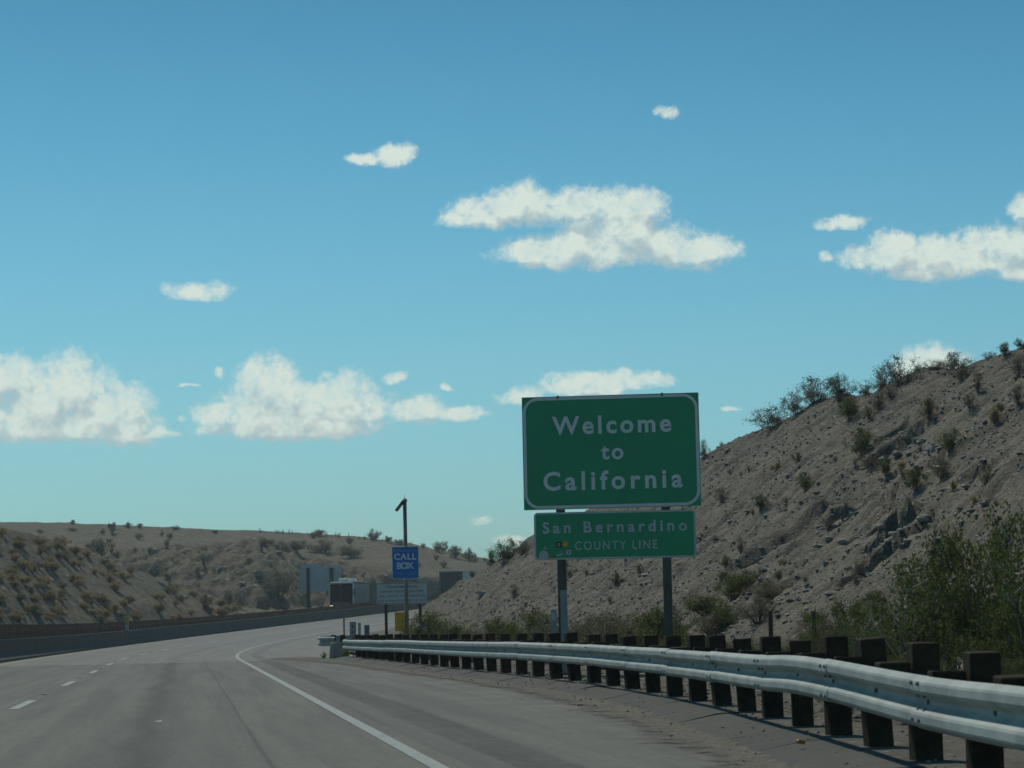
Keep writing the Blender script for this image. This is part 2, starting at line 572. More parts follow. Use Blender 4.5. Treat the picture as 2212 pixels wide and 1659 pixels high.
MA['kerb'] = simple('kerb_asphalt', (0.080, 0.073, 0.060), 0.9, var=0.14, scale=3.0, bump=0.5, bscale=60, rand=0.10)
MA['rock'] = simple('rock', (0.27, 0.25, 0.215), 0.9, var=0.25, scale=0.9, bump=0.5, bscale=25)
MA['pale_rock'] = simple('pale_rock', (0.40, 0.37, 0.32), 0.9, var=0.12, scale=3, bump=0.5, bscale=25)
MA['galv'] = simple('galvanised_rail', (0.40, 0.43, 0.40), 0.75, metal=0.05, var=0.10, scale=2.2, bump=0.06, bscale=5, rand=0.05)
MA['galv_dark'] = simple('weathered_galvanised', (0.20, 0.225, 0.21), 0.6, metal=0.3, var=0.08, scale=4)
MA['bolt'] = simple('bolt_steel', (0.16, 0.16, 0.155), 0.6, metal=0.4)
MA['timber'] = simple('treated_timber', (0.056, 0.043, 0.026), 0.95, var=0.2, scale=5, bump=0.7, bscale=30, spec=0.15, rand=0.22)
MA['rust'] = simple('weathering_steel', (0.23, 0.100, 0.050), 0.85, var=0.15, scale=1.2, spec=0.2)
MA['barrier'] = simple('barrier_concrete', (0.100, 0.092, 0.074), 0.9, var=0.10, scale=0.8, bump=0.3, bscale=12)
MA['sign_green'] = simple('sign_green', (0.006, 0.340, 0.135), 0.40, var=0.05, scale=1.2)
MA['sign_white'] = simple('sign_white', (0.85, 0.82, 0.78), 0.5, var=0.04, scale=2)
MA['letter_dim'] = simple('aged_letter_sheeting', (0.62, 0.62, 0.58), 0.55, var=0.06, scale=2)
MA['alu'] = simple('aluminium_edge', (0.55, 0.57, 0.56), 0.4, metal=0.5, var=0.05)
MA['sign_blue'] = simple('sign_blue', (0.012, 0.19, 0.56), 0.45, var=0.05, scale=1.5)
MA['blue_letter'] = simple('blue_sign_letters', (0.80, 0.84, 0.82), 0.5, var=0.05)
MA['blue_letter_dim'] = simple('faded_blue_sign_letters', (0.26, 0.36, 0.48), 0.5, var=0.05)
MA['info_white'] = simple('info_sign_face', (0.58, 0.62, 0.57), 0.55, var=0.06, scale=1)
MA['black'] = simple('black_print', (0.035, 0.04, 0.038), 0.6)
MA['sign_back'] = simple('sign_back', (0.42, 0.48, 0.47), 0.5, metal=0.1, var=0.08, scale=0.5)
MA['steel_pole'] = simple('green_grey_pole', (0.27, 0.28, 0.24), 0.55, metal=0.25, var=0.08)
MA['post_wood'] = simple('sign_post_timber', (0.115, 0.118, 0.098), 0.8, var=0.16, scale=3, bump=0.4, bscale=20)
MA['brown_wood'] = simple('brown_post_timber', (0.055, 0.040, 0.030), 0.85)
MA['grey_board'] = simple('grey_marker_plastic', (0.30, 0.35, 0.34), 0.5, var=0.06)
MA['white_plastic'] = simple('white_plastic', (0.55, 0.56, 0.54), 0.45, var=0.05)
MA['red'] = simple('red_reflector', (0.30, 0.08, 0.05), 0.4)
MA['blue_gray'] = simple('blue_grey_panel', (0.10, 0.19, 0.22), 0.5)
MA['yellow_box'] = simple('yellow_enamel', (0.92, 0.45, 0.010), 0.45, var=0.08, scale=5)
MA['yellow_pl'] = simple('yellow_plastic', (0.42, 0.36, 0.06), 0.5)
MA['solar'] = simple('solar_cell', (0.03, 0.035, 0.05), 0.25)
MA['tan_drum'] = simple('sun_bleached_drum', (0.34, 0.31, 0.25), 0.8, var=0.12, scale=4)
MA['coach_white'] = simple('coach_paint', (0.62, 0.62, 0.58), 0.3, var=0.04)
MA['coach_glass'] = simple('dark_glass', (0.004, 0.010, 0.013), 0.5, var=0.02, spec=0.03)
MA['coach_grey'] = simple('coach_grey', (0.10, 0.12, 0.14), 0.4)
MA['coach_side'] = simple('coach_side_paint', (0.15, 0.135, 0.115), 0.4, var=0.12, scale=0.8)
MA['tyre'] = simple('tyre_rubber', (0.02, 0.02, 0.02), 0.85)
MA['trailer_side'] = simple('trailer_panel', (0.36, 0.38, 0.37), 0.45, metal=0.2, var=0.06)
MA['trailer_door'] = simple('trailer_door', (0.060, 0.058, 0.050), 0.6, var=0.2, scale=1.2)
MA['trailer_frame'] = simple('trailer_frame', (0.14, 0.16, 0.15), 0.5)
MA['orange'] = simple('orange_plastic', (0.45, 0.22, 0.04), 0.5)
MA['stem'] = simple('bush_stem', (0.10, 0.085, 0.065), 0.9, var=0.15, scale=4, rand=0.2)
MA['pale_stem'] = simple('pale_bush_stem', (0.42, 0.41, 0.38), 0.8, var=0.1)  # paler stem tone for some of the near creosote bushes
MA['creosote'] = leafmat('creosote_leaf', (0.080, 0.105, 0.028), (0.140, 0.160, 0.050), 0.4)
MA['dry'] = leafmat('dry_scrub', (0.185, 0.160, 0.100), (0.200, 0.170, 0.110), 0.3)
MA['brittle'] = leafmat('yellow_scrub', (0.36, 0.28, 0.13), (0.28, 0.225, 0.12), 0.45)
MA['grey_scrub'] = leafmat('grey_green_scrub', (0.200, 0.190, 0.120), (0.150, 0.150, 0.082), 0.4)
MA['straw'] = leafmat('straw_grass', (0.30, 0.225, 0.11), (0.24, 0.19, 0.10), 0.2)
MA['weed'] = leafmat('yellow_green_weed', (0.25, 0.26, 0.05), (0.2, 0.23, 0.05), 0.3)


def lampmat(name, col, strength):
    m = bpy.data.materials.new(name); m.use_nodes = True
    b = m.node_tree.nodes['Principled BSDF']
    b.inputs['Base Color'].default_value = (*col, 1)
    b.inputs['Emission Color'].default_value = (*col, 1)
    b.inputs['Emission Strength'].default_value = strength
    return m


MA['headlamp'] = lampmat('lit_headlamp', (1.0, 0.80, 0.50), 2.2)
MA['marker_lamp'] = lampmat('lit_marker_lamp', (1.0, 0.42, 0.08), 1.6)

# ------------------------------------------------------------------ road alignment (edge line of the right lane)
DS = 0.5
_s = np.arange(-60, 460 + DS, DS)
_th = np.where(_s < 85, 0.0, np.minimum(_s - 85, 230) / 600.0) - 0.1298
_X = np.zeros_like(_s); _Y = np.zeros_like(_s)
i0 = int(round(60 / DS))
_X[i0] = 1.86
for i in range(i0, len(_s) - 1):
    _X[i + 1] = _X[i] + math.sin(_th[i]) * DS; _Y[i + 1] = _Y[i] + math.cos(_th[i]) * DS
for i in range(i0, 0, -1):
    _X[i - 1] = _X[i] - math.sin(_th[i - 1]) * DS; _Y[i - 1] = _Y[i] - math.cos(_th[i - 1]) * DS


def zroad(s):
    s = np.asarray(s, float)
    d = np.maximum(s - 95, 0)
    z = 0.00008 * d * d
    return np.where(d > 220, 0.00008 * 220 ** 2 + (d - 220) * 0.02, z)


def sxy(s, off):
    x = np.interp(s, _s, _X); y = np.interp(s, _s, _Y); t = np.interp(s, _s, _th)
    return x + np.cos(t) * off, y - np.sin(t) * off


def rpt(s, off, z=0.0):
    x, y = sxy(s, off)
    return Vector((float(x), float(y), float(zroad(s)) + z))


def inv(X, Y):
    """nearest road coordinates of points"""
    X = np.atleast_1d(X); Y = np.atleast_1d(Y)
    s = np.interp(Y, _Y, _s)
    for _ in range(8):
        x, y = sxy(s, 0 * s); t = np.interp(s, _s, _th)
        s = np.clip(s + ((X - x) * np.sin(t) + (Y - y) * np.cos(t)), -60, 460)
    x, y = sxy(s, 0 * s); t = np.interp(s, _s, _th)
    s = np.clip(s, -60, 460)
    return s, (X - x) * np.cos(t) - (Y - y) * np.sin(t)


def strip(name, s0, s1, offs, zs, mat, step=1.0, zlift=0.0, edge=0.0, parent=None, kind=None, seed=0.0):
    """sheet along the road; offs/zs give the cross section"""
    ss = np.arange(s0, s1 + step * 0.5, step)
    offs = np.array(offs, float)
    S2, O2 = np.meshgrid(ss, offs, indexing='ij')
    if edge:
        n_ = fbm(S2 * 0.35 + seed, O2 * 0.2 + seed, 4) * edge
        n_[:, 1:-1] = 0 if len(offs) > 2 else n_[:, 1:-1]
        O2 = O2 + n_
    X, Y = sxy(S2, O2)
    Z = zroad(S2) + np.array(zs)[None, :] + zlift
    V = np.stack([X, Y, Z], -1).reshape(-1, 3)
    n, k = len(ss), len(offs)
    idx = np.arange(n * k).reshape(n, k)
    T = np.stack([idx[:-1, :-1], idx[:-1, 1:], idx[1:, 1:], idx[1:, :-1]], -1).reshape(-1, 4)
    me = npmesh(name, V, T, smooth=True, k=4)
    uv = me.uv_layers.new(name='road')
    UVv = np.stack([S2, O2], -1).reshape(-1, 2)
    uv.data.foreach_set('uv', UVv[T.ravel()].astype(np.float32).ravel())
    o = link(name, me, parent, mat)
    if kind: tag(o, kind=kind)
    return o


# the carriageway and its markings
strip('road', -30, 420, [-8.55, -7.5, -6, -4.2, -2, -0.3, 1.0, 2.6, 4.2], [0, 0, 0, 0, 0, 0, 0, 0, 0], MA['asphalt'], kind='structure')
strip('opposite_road', 60, 420, [-21.5, -15, -9.6], [0, 0, 0], MA['asphalt'], kind='structure', step=2)
tag(strip('edge_line', -10, 400, [-0.066, 0.066], [0.005, 0.005], MA['white_line']), kind='structure')
tag(strip('median_line', 20, 400, [-8.02, -7.88], [0.005, 0.005], MA['yellow_line']), kind='structure')
# broken lane line: dashes 3.7 m long every 14.6 m
dashes = empty('lane_line'); tag(dashes, kind='structure')
for k in range(-1, 24):
    s0 = 36.2 + 14.63 * k
    strip('dash', s0, s0 + 4.2, [-4.27, -4.13], [0.005, 0.005], MA['white_line'], step=0.74, parent=dashes)

# terrain under and beside the road
Sg = np.arange(-60, 440, 2.0)
offg = [-26, -22, -21.6, -9.5, -8.6, 3.2, 4.3, 6, 8, 12, 16]
strip('roadside_ground', -60, 440, offg, [-0.1, -0.03, -0.06, -0.06, -0.06, -0.06, -0.05, -0.05, -0.05, -0.05, -0.05], MA['ground'], step=2, kind='structure')
g = MB()
ring = [(-1500, -600), (1500, -600), (1500, 2200), (-1500, 2200)]
g.add([(x, y, -0.6) for x, y in ring], [(0, 1, 2, 3)])
tag(g.build('desert_plain', MA['ground']), kind='structure')

# ------------------------------------------------------------------ right hill (rocky cut slope)
RS = np.array([-60, 20, 45, 60, 76, 95, 110, 119, 125, 135, 145, 149, 153, 158, 166, 200])
RZ = np.array([6.0, 7.5, 8.3, 8.7, 9.1, 9.9, 10.25, 9.9, 9.0, 6.5, 4.9, 3.9, 2.9, 1.9, 0.6, 0.0])
TO = np.array([9.5, 9.5, 9.5, 9.8, 10, 10, 9.8, 9.4, 8.9, 7.0, 6.5, 6.5, 6.3, 6.3, 6.3, 6.3])


def hill_base(s, off):
    rz = np.interp(s, RS, RZ); to = np.interp(s, RS, TO)
    rz = rz + 0.35 * fbm(s * 0.11 + 3.3, off * 0.0 + 1.7, 3) * np.minimum(1, rz / 3)
    x = off - to
    slope = x / 1.5
    top = rz - 0.03 * np.maximum(x - rz * 1.5, 0)
    # soft minimum of slope and crown
    k = 0.9
    h = np.clip(0.5 + 0.5 * (top - slope) / k, 0, 1)
    z = top * (1 - h) + slope * h - k * h * (1 - h)
    z = np.where(x < 0, 0.09 + 0.03 * x * 0, z)
    z = np.maximum(z, 0.09 + 0 * z)
    # rounded toe
    t = sstep(-1.2, 1.5, x)
    return z * t + 0.09 * (1 - t)


def hill_z(s, off, carve=True):
    z = zroad(s) + hill_base(s, off)
    to = np.interp(s, RS, TO)
    a = sstep(-0.5, 2.5, off - to)                # relief only on the slope
    low = sstep(4.6, 7.0, off)
    z = z + a * (0.55 * fbm(s * 0.16, off * 0.16 + 5, 5) + 0.30 * (np.abs(fbm(s * 0.55 + 9, off * 0.16, 4)) - 0.25) + 0.17 * fbm(s * 1.1, off * 1.0, 4, 0.65)
               - 0.30 * np.exp(-((off - BO(s)) / 0.30) ** 2) * sstep(110, 90, s) + 0.22 * np.exp(-((off - BO(s) + 0.75) / 0.45) ** 2) * sstep(110, 90, s))
    z = z + low * 0.06 * fbm(s * 0.8 + 4, off * 0.8, 4, 0.6)
    if carve:
        for (cs, co, rs, ro, dep, sk) in CARVES:
            ds = s - cs - sk * (off - co)
            n_ = 0.38 * fbm(s * 0.9 + cs, off * 1.3 + co, 4)
            r_ = np.sqrt((ds / rs) ** 2 + ((off - co) / ro) ** 2) + n_
            z = z - dep * sstep(1.0, 0.84, r_)
    return z


CARVES = []
BO = lambda s: np.interp(s, [30, 110], [200.0, 200.0])


def march(px, py, dmax=260):
    """where a line of sight meets the plain hill surface (used once, to lay out gullies and plants)"""
    d = ray(px, py)
    t = np.arange(14, dmax, 0.1)
    X = EYE.x + d.x * t; Y = EYE.y + d.y * t; Z = EYE.z + d.z * t
    s, off = inv(X, Y)
    h = hill_z(s, off, carve=False)
    k = np.nonzero((Z < h) & (off > 4.0))[0]
    if len(k) == 0: return None
    i = k[0]
    return s[i], off[i], t[i]


for (px, py, wpx, hpx, dep, sk) in [
        (1865, 1088, 36, 26, 2.2, 0.3), (1985, 1090, 48, 34, 2.6, 0.3), (1955, 1135, 36, 34, 2.2, 0.5), (1925, 1185, 20, 42, 1.5, 0.6),
        (1885, 1140, 12, 34, 0.5, 0.3), (1965, 905, 56, 24, 1.5, 0.2), (1945, 960, 18, 34, 1.1, 0.4), (1725, 1150, 12, 60, 0.45, 0.8),
        (2005, 1000, 26, 24, 0.5, 0.2), (1780, 1130, 9, 50, 0.3, 0.6), (1530, 1150, 14, 60, 0.35, 1.0), (2120, 1010, 26, 18, 0.4, 0.2),
        (1400, 1240, 16, 50, 0.35, 1.2), (1300, 1260, 30, 12, 0.3, 1.0), (1640, 1200, 12, 40, 0.3, 0.6)]:
    m_ = march(px, py)
    if m_ is None: continue
    s_, o_, d_ = m_
    ml, mr, mu = march(px - wpx, py), march(px + wpx, py), march(px, py - hpx)
    ro = 1.4 * hpx * d_ / (0.667 * FPX); rs = 1.0 * wpx * d_ / (0.29 * FPX)
    CARVES.append((s_, o_, rs, ro, dep * 0.75, -0.35))
# narrow bench worn along the slope
_b = [march(x_, y_) for x_, y_ in ((1600, 1072), (1680, 1068), (1780, 1064), (1900, 1062), (2050, 1058), (2200, 1056))]
_b = sorted((b_[0], b_[1]) for b_ in _b if b_)
BO = lambda s: np.interp(s, [b_[0] for b_ in _b], [b_[1] for b_ in _b])
_ss = np.concatenate([np.arange(-50, 18, 2.0), np.arange(18, 46, 0.22), np.arange(46, 118, 0.13), np.arange(118, 170, 0.22), np.arange(170, 300, 2.0)])
_oo = np.concatenate([np.arange(4.25, 30, 0.20), np.arange(30, 70, 1.5)])
S2, O2 = np.meshgrid(_ss, _oo, indexing='ij')
Z = hill_z(S2, O2)
Xh, Yh = sxy(S2, O2)
V = np.stack([Xh, Yh, Z], -1).reshape(-1, 3)
n, k = S2.shape
idx = np.arange(n * k).reshape(n, k)
T4 = np.stack([idx[:-1, :-1], idx[:-1, 1:], idx[1:, 1:], idx[1:, :-1]], -1).reshape(-1, 4)
hill_me = npmesh('rocky_hill', V, T4, smooth=True, k=4)
tag(link('rocky_hill', hill_me, None, MA['hill']), kind='structure')
hill_bvh = BVHTree.FromPolygons([tuple(v) for v in V.tolist()], T4.tolist())


def hit_hill(px, py):
    r_ = hill_bvh.ray_cast(EYE, ray(px, py), 400)
    return r_[0]


def drop(x, y, bvh=None, z0=60):
    r_ = (bvh or hill_bvh).ray_cast(Vector((x, y, z0)), Vector((0, 0, -1)), 200)
    return r_[0]


# ------------------------------------------------------------------ left hills
def poly(pts):
    a = np.array(pts, float)
    return a[:, 0], a[:, 1]


A_x, A_y = poly([(-500, 1150), (-100, 1128), (0, 1140), (90, 1160), (179, 1191), (280, 1231), (400, 1275), (500, 1308), (600, 1335), (800, 1352), (1400, 1360)])
A_d = [(-500, 200), (0, 222), (180, 245), (300, 258), (560, 300), (800, 330), (1400, 360)]
B_x, B_y = poly([(-500, 1190), (0, 1185), (170, 1194), (250, 1192), (340, 1186), (440, 1190), (500, 1184), (550, 1179), (600, 1182), (645, 1202), (700, 1206), (760, 1212), (830, 1222), (900, 1236), (960, 1245), (1040, 1262), (1200, 1290), (1500, 1330)])
B_d = [(-500, 300), (0, 320), (300, 325), (550, 322), (700, 345), (1000, 360), (1500, 370)]
C_x, C_y = poly([(-500, 1120), (0, 1127), (150, 1130), (300, 1138), (500, 1146), (640, 1151), (780, 1161), (830, 1167), (880, 1174), (930, 1187), (1000, 1198), (1045, 1208), (1100, 1222), (1300, 1262), (1600, 1320)])
C_d = [(-500, 420), (0, 430), (600, 440), (900, 430), (1200, 420), (1600, 400)]
HOR = lambda px: 1345 + (1106 - px) * math.tan(ROLL)


def left_z(px, d, detail=True):
    """terrain height at bearing px (picture column at the horizon) and distance d"""
    hor = 1345 + (1106 - px) * math.tan(ROLL)
    az_ = (px - 1106) / FPX
    X = az_ * d
    s, off = inv(X.ravel(), d.ravel()); s = s.reshape(X.shape); off = off.reshape(X.shape)
    z0 = zroad(s) - 0.05
    toe = sstep(-22.5, -24.5, off)
    out = z0.copy()

    def layer(xs, ys, ds, foot, pw, backs):
        D = np.interp(px, *poly(ds)); y = np.interp(px, xs, ys)
        pk = 1.05 + (hor - y) / FPX * D
        f = np.clip((d - foot) / np.maximum(D - foot, 1), 0, 1)
        front = z0 + (pk - z0) * f ** pw
        back = pk - backs * (d - D)
        return np.where(d <= D, front, back)
    footA = np.interp(px, [-500, 0, 300, 560, 700, 1100], [175, 190, 225, 272, 300, 330])
    a = layer(A_x, A_y, A_d, footA, 0.9, 0.25)
    b = layer(B_x, B_y, B_d, np.interp(px, [0, 300, 560, 700, 1100], [285, 290, 295, 306, 330]), 0.62, 0.01)
    c = layer(C_x, C_y, C_d, np.interp(px, [0, 600, 1100], [320, 335, 345]), 0.9, 0.2)
    c = np.where(d < 318, -9, c)
    wx, wy = X, d
    rough = 0.9 * fbm(wx * 0.05 + 3, wy * 0.05, 5, 0.55)
    gul = np.abs(fbm(wx * 0.13 + 40, wy * 0.075, 5, 0.6))
    b = b + sstep(285, 300, d) * sstep(345, 325, d) * (2.9 * (0.30 - gul) + 1.1 * rough)
    a = a + rough * 0.45 * sstep(0, 12, d - footA)
    c = c + rough * 0.6 * sstep(335, 370, d) * sstep(0.0, 10, np.abs(d - np.interp(px, *poly(C_d))) + 3)
    z = np.maximum(np.maximum(a, b), c)
    z = np.maximum(z, z0)
    out = z0 * (1 - toe) + z * toe
    out = out + toe * 0.16 * fbm(wx * 0.45, wy * 0.45, 4, 0.6)
    return X, out


pxs = np.arange(-420, 1500, 4.0)
dd = np.concatenate([np.arange(160, 290, 1.1), np.arange(290, 345, 0.55), np.arange(345, 470, 1.3), np.arange(470, 900, 20)])
PX2, D2 = np.meshgrid(pxs, dd, indexing='ij')
XL, ZL = left_z(PX2, D2)
ss_, oo_ = inv(XL.ravel(), D2.ravel())
oo_ = oo_.reshape(XL.shape)
V = np.stack([XL, D2, ZL], -1).reshape(-1, 3)
n, k = PX2.shape
idx = np.arange(n * k).reshape(n, k)
T4 = np.stack([idx[:-1, :-1], idx[1:, :-1], idx[1:, 1:], idx[:-1, 1:]], -1).reshape(-1, 4)
keep = ((oo_ < -22.4) | (D2 > 345))[:-1, :-1].ravel()
T4 = T4[keep]
left_me = npmesh('desert_hills', V, T4, smooth=True, k=4)
tag(link('desert_hills', left_me, None, MA['far_hill']), kind='structure')
left_bvh = BVHTree.FromPolygons([tuple(v) for v in V.tolist()], T4.tolist())


def hit_left(px, py):
    return left_bvh.ray_cast(EYE, ray(px, py), 900)[0]


# thin desert haze
hz_m = bpy.data.materials.new('haze'); hz_m.use_nodes = True
ht = hz_m.node_tree; ht.nodes.clear()
pv = ht.nodes.new('ShaderNodeVolumePrincipled'); ho = ht.nodes.new('ShaderNodeOutputMaterial')
pv.inputs['Color'].default_value = (0.90, 0.96, 1.0, 1); pv.inputs['Density'].default_value = HAZE; pv.inputs['Anisotropy'].default_value = 0.2
ht.links.new(pv.outputs[0], ho.inputs['Volume'])
mb = MB(); mb.box(-1510, 1510, -610, 2210, -1.6, 42)
tag(mb.build('haze', hz_m), kind='stuff')

# ------------------------------------------------------------------ stones on the slope
def ico():
    t = (1 + 5 ** 0.5) / 2
    v = np.array([(-1, t, 0), (1, t, 0), (-1, -t, 0), (1, -t, 0), (0, -1, t), (0, 1, t), (0, -1, -t), (0, 1, -t), (t, 0, -1), (t, 0, 1), (-t, 0, -1), (-t, 0, 1)], float)
    v /= np.linalg.norm(v[0])
    f = np.array([(0, 11, 5), (0, 5, 1), (0, 1, 7), (0, 7, 10), (0, 10, 11), (1, 5, 9), (5, 11, 4), (11, 10, 2), (10, 7, 6), (7, 1, 8), (3, 9, 4), (3, 4, 2), (3, 2, 6), (3, 6, 8), (3, 8, 9), (4, 9, 5), (2, 4, 11), (6, 2, 10), (8, 6, 7), (9, 8, 1)])
    return v, f


ICV, ICF = ico()


def stones(name, P3, size, mat, flat=0.62):
    n = len(P3)
    Vv = np.repeat(ICV[None], n, 0) * rng.uniform(0.62, 1.25, (n, 12, 1))
    sc = size[:, None, None] * np.stack([rng.uniform(0.7, 1.3, n), rng.uniform(0.7, 1.3, n), flat * rng.uniform(0.6, 1.2, n)], -1)[:, None, :]
    Vv = Vv * sc
    a = rng.uniform(0, 6.28, n); c, s_ = np.cos(a)[:, None], np.sin(a)[:, None]
    x = Vv[..., 0] * c - Vv[..., 1] * s_; y = Vv[..., 0] * s_ + Vv[..., 1] * c
    Vv = np.stack([x, y, Vv[..., 2]], -1) + P3[:, None, :]
    F = (ICF[None] + (np.arange(n) * 12)[:, None, None]).reshape(-1, 3)
    return link(name, npmesh(name, Vv.reshape(-1, 3), F), None, mat)


def scatter_hill(n, smin, smax, omin, omax, clump=0.0):
    s = rng.uniform(smin, smax, n * 2); o = rng.uniform(omin, omax, n * 2)
    wgt = fbm(s * 0.3 + 8, o * 0.3, 4, 0.6)
    keep = wgt + rng.uniform(-0.5, 0.5, n * 2) > clump
    s, o = s[keep][:n], o[keep][:n]
    return s, o


def stone_field(name, n, lo, hi, mat, clump, smin=28, smax=158, omin=7.5, omax=27):
    s, o = scatter_hill(n, smin, smax, omin, omax, clump)
    s = smin + (s - smin) ** 1.0
    X, Y = sxy(s, o); Zs = hill_z(s, o)
    sz = lo * (hi / lo) ** (rng.uniform(0, 1, len(s)) ** 2.2)
    st = stones(name, np.stack([X, Y, Zs + sz * 0.15], -1), sz, mat)
    return tag(st, kind='stuff')


stone_field('slope_stones', 30000, 0.020, 0.10, MA['rock'], -0.1)
stone_field('pale_slope_stones', 22000, 0.016, 0.070, MA['pale_rock'], 0.0)
rb = []
for (cs_, co_, rs_, ro_, dp_, sk_) in CARVES:
    n_ = int(38 * dp_)
    ds_ = rng.normal(0, 0.55 * rs_, n_) - 0.55 * rs_; do_ = -np.abs(rng.normal(0, 1.1 * ro_, n_)) + 0.2 * ro_
    rb.append(np.stack([cs_ + ds_, co_ + do_], -1))
rb = np.concatenate(rb)
X, Y = sxy(rb[:, 0], rb[:, 1]); sz = 0.04 + 0.15 * rng.uniform(0, 1, len(rb)) ** 2.5
tag(stones('gully_rubble', np.stack([X, Y, hill_z(rb[:, 0], rb[:, 1]) + sz * 0.2], -1), sz, MA['rock']), kind='stuff')
stone_field('verge_gravel', 4500, 0.012, 0.05, MA['rock'], -0.2, smin=6, smax=60, omin=4.3, omax=8.5)
# gravel thrown along the shoulder
s = rng.uniform(12, 85, 900); o = 3.35 + rng.normal(0, 0.35, 900) - np.interp(s, [10, 16, 22, 29, 42, 85], [1.15, 0.85, 0.25, -0.35, -0.75, 0.25])
X, Y = sxy(s, o)
sz = 0.005 + 0.013 * rng.uniform(0, 1, 900) ** 4
tag(stones('shoulder_gravel', np.stack([X, Y, 0.008 + sz * 0.2], -1), sz, MA['rock']), kind='stuff')

# boulders one can pick out on the slope
BL = [(1043, 1283, 9, 'long white boulder lying alone on the slope right of the truck trailer'),
      (1097, 1238, 5, 'pale stone on the slope just below the green bush left of the welcome sign'),
      (1570, 975, 6, 'white stone high on the hill edge right of the welcome sign'),
      (1636, 935, 5, 'pale stone just under the leftmost ridge bushes'),
      (1960, 1170, 9, 'pale block in the rubble at the mouth of the largest gully'),
      (1935, 1180, 7, 'grey block at the lower left of the rubble below the largest gully'),
      (1985, 1160, 7, 'pale block at the upper right of the rubble below the largest gully'),
      (2010, 1135, 6, 'light stone on the right rim of the largest gully'),
      (1850, 1110, 7, 'grey stone right under the smaller dark hollow'),
      (1765, 1066, 7, 'round stone lying on the worn bench left of the hollows'),
      (1990, 955, 10, 'grey block under the upper dark recess of the hill'),
      (2015, 975, 9, 'tall pale slab standing below the upper recess'),
      (1955, 945, 8, 'dark block left of the pale slab under the upper recess'),
      (1790, 1165, 8, 'pale stone in the shallow gully left of the hollows'),
      (2100, 1105, 9, 'grey rock on the slope right of the largest gully'),
      (2060, 1295, 10, 'pale rock behind the tall bushes above the guardrail')]


def boulder_mesh(seed):
    v = ICV.copy(); f = ICF
    # one subdivision for a bit more shape
    vs = [tuple(x) for x in v]; cache = {}; nf = []

    def mid(a, b):
        key = (min(a, b), max(a, b))
        if key not in cache:
            m_ = (np.array(vs[a]) + np.array(vs[b])) / 2; m_ /= np.linalg.norm(m_)
            vs.append(tuple(m_)); cache[key] = len(vs) - 1
        return cache[key]
    for a, b, c in f:
        ab, bc, ca = mid(a, b), mid(b, c), mid(c, a)
        nf += [(a, ab, ca), (b, bc, ab), (c, ca, bc), (ab, bc, ca)]
    out = []
    for x in vs:
        p = Vector(x); k_ = 1 + 0.45 * mnoise.noise(p * 1.3 + Vector((seed * 7.1, 0, 0))) + 0.2 * mnoise.noise(p * 3.1 + Vector((0, seed * 3.3, 0)))
        q = p * k_
        out.append((q.x, q.y, q.z * 0.66))
    return pydata('boulder', out, nf)


BM = [boulder_mesh(i) for i in range(5)]
for me in BM: me.materials.append(MA['pale_rock'])
BM2 = [me.copy() for me in BM]
for me in BM2:
    me.name = 'boulder'; me.materials.clear(); me.materials.append(MA['rock'])
for i, (px, py, hw, lab) in enumerate(BL):
    p = hit_hill(px, py)
    if p is None: continue
    pale = ('pale' in lab or 'white' in lab or 'light' in lab)
    o = link('boulder', (BM if pale else BM2)[i % 5])
    r_ = hw * p.y / FPX
    o.location = p + Vector((0, 0, r_ * 0.2)); o.scale = (r_ * 1.2, r_ * 1.1, r_ * 0.95)
    if 'tall' in lab: o.scale = (r_ * 0.7, r_ * 0.7, r_ * 2.0)
    if 'long' in lab: o.scale = (r_ * 1.7, r_ * 1.0, r_ * 0.85)
    o.rotation_euler = (0.2, 0.1, i * 1.1)
    tag(o, lab, 'boulder', 'boulders on the rocky slope')


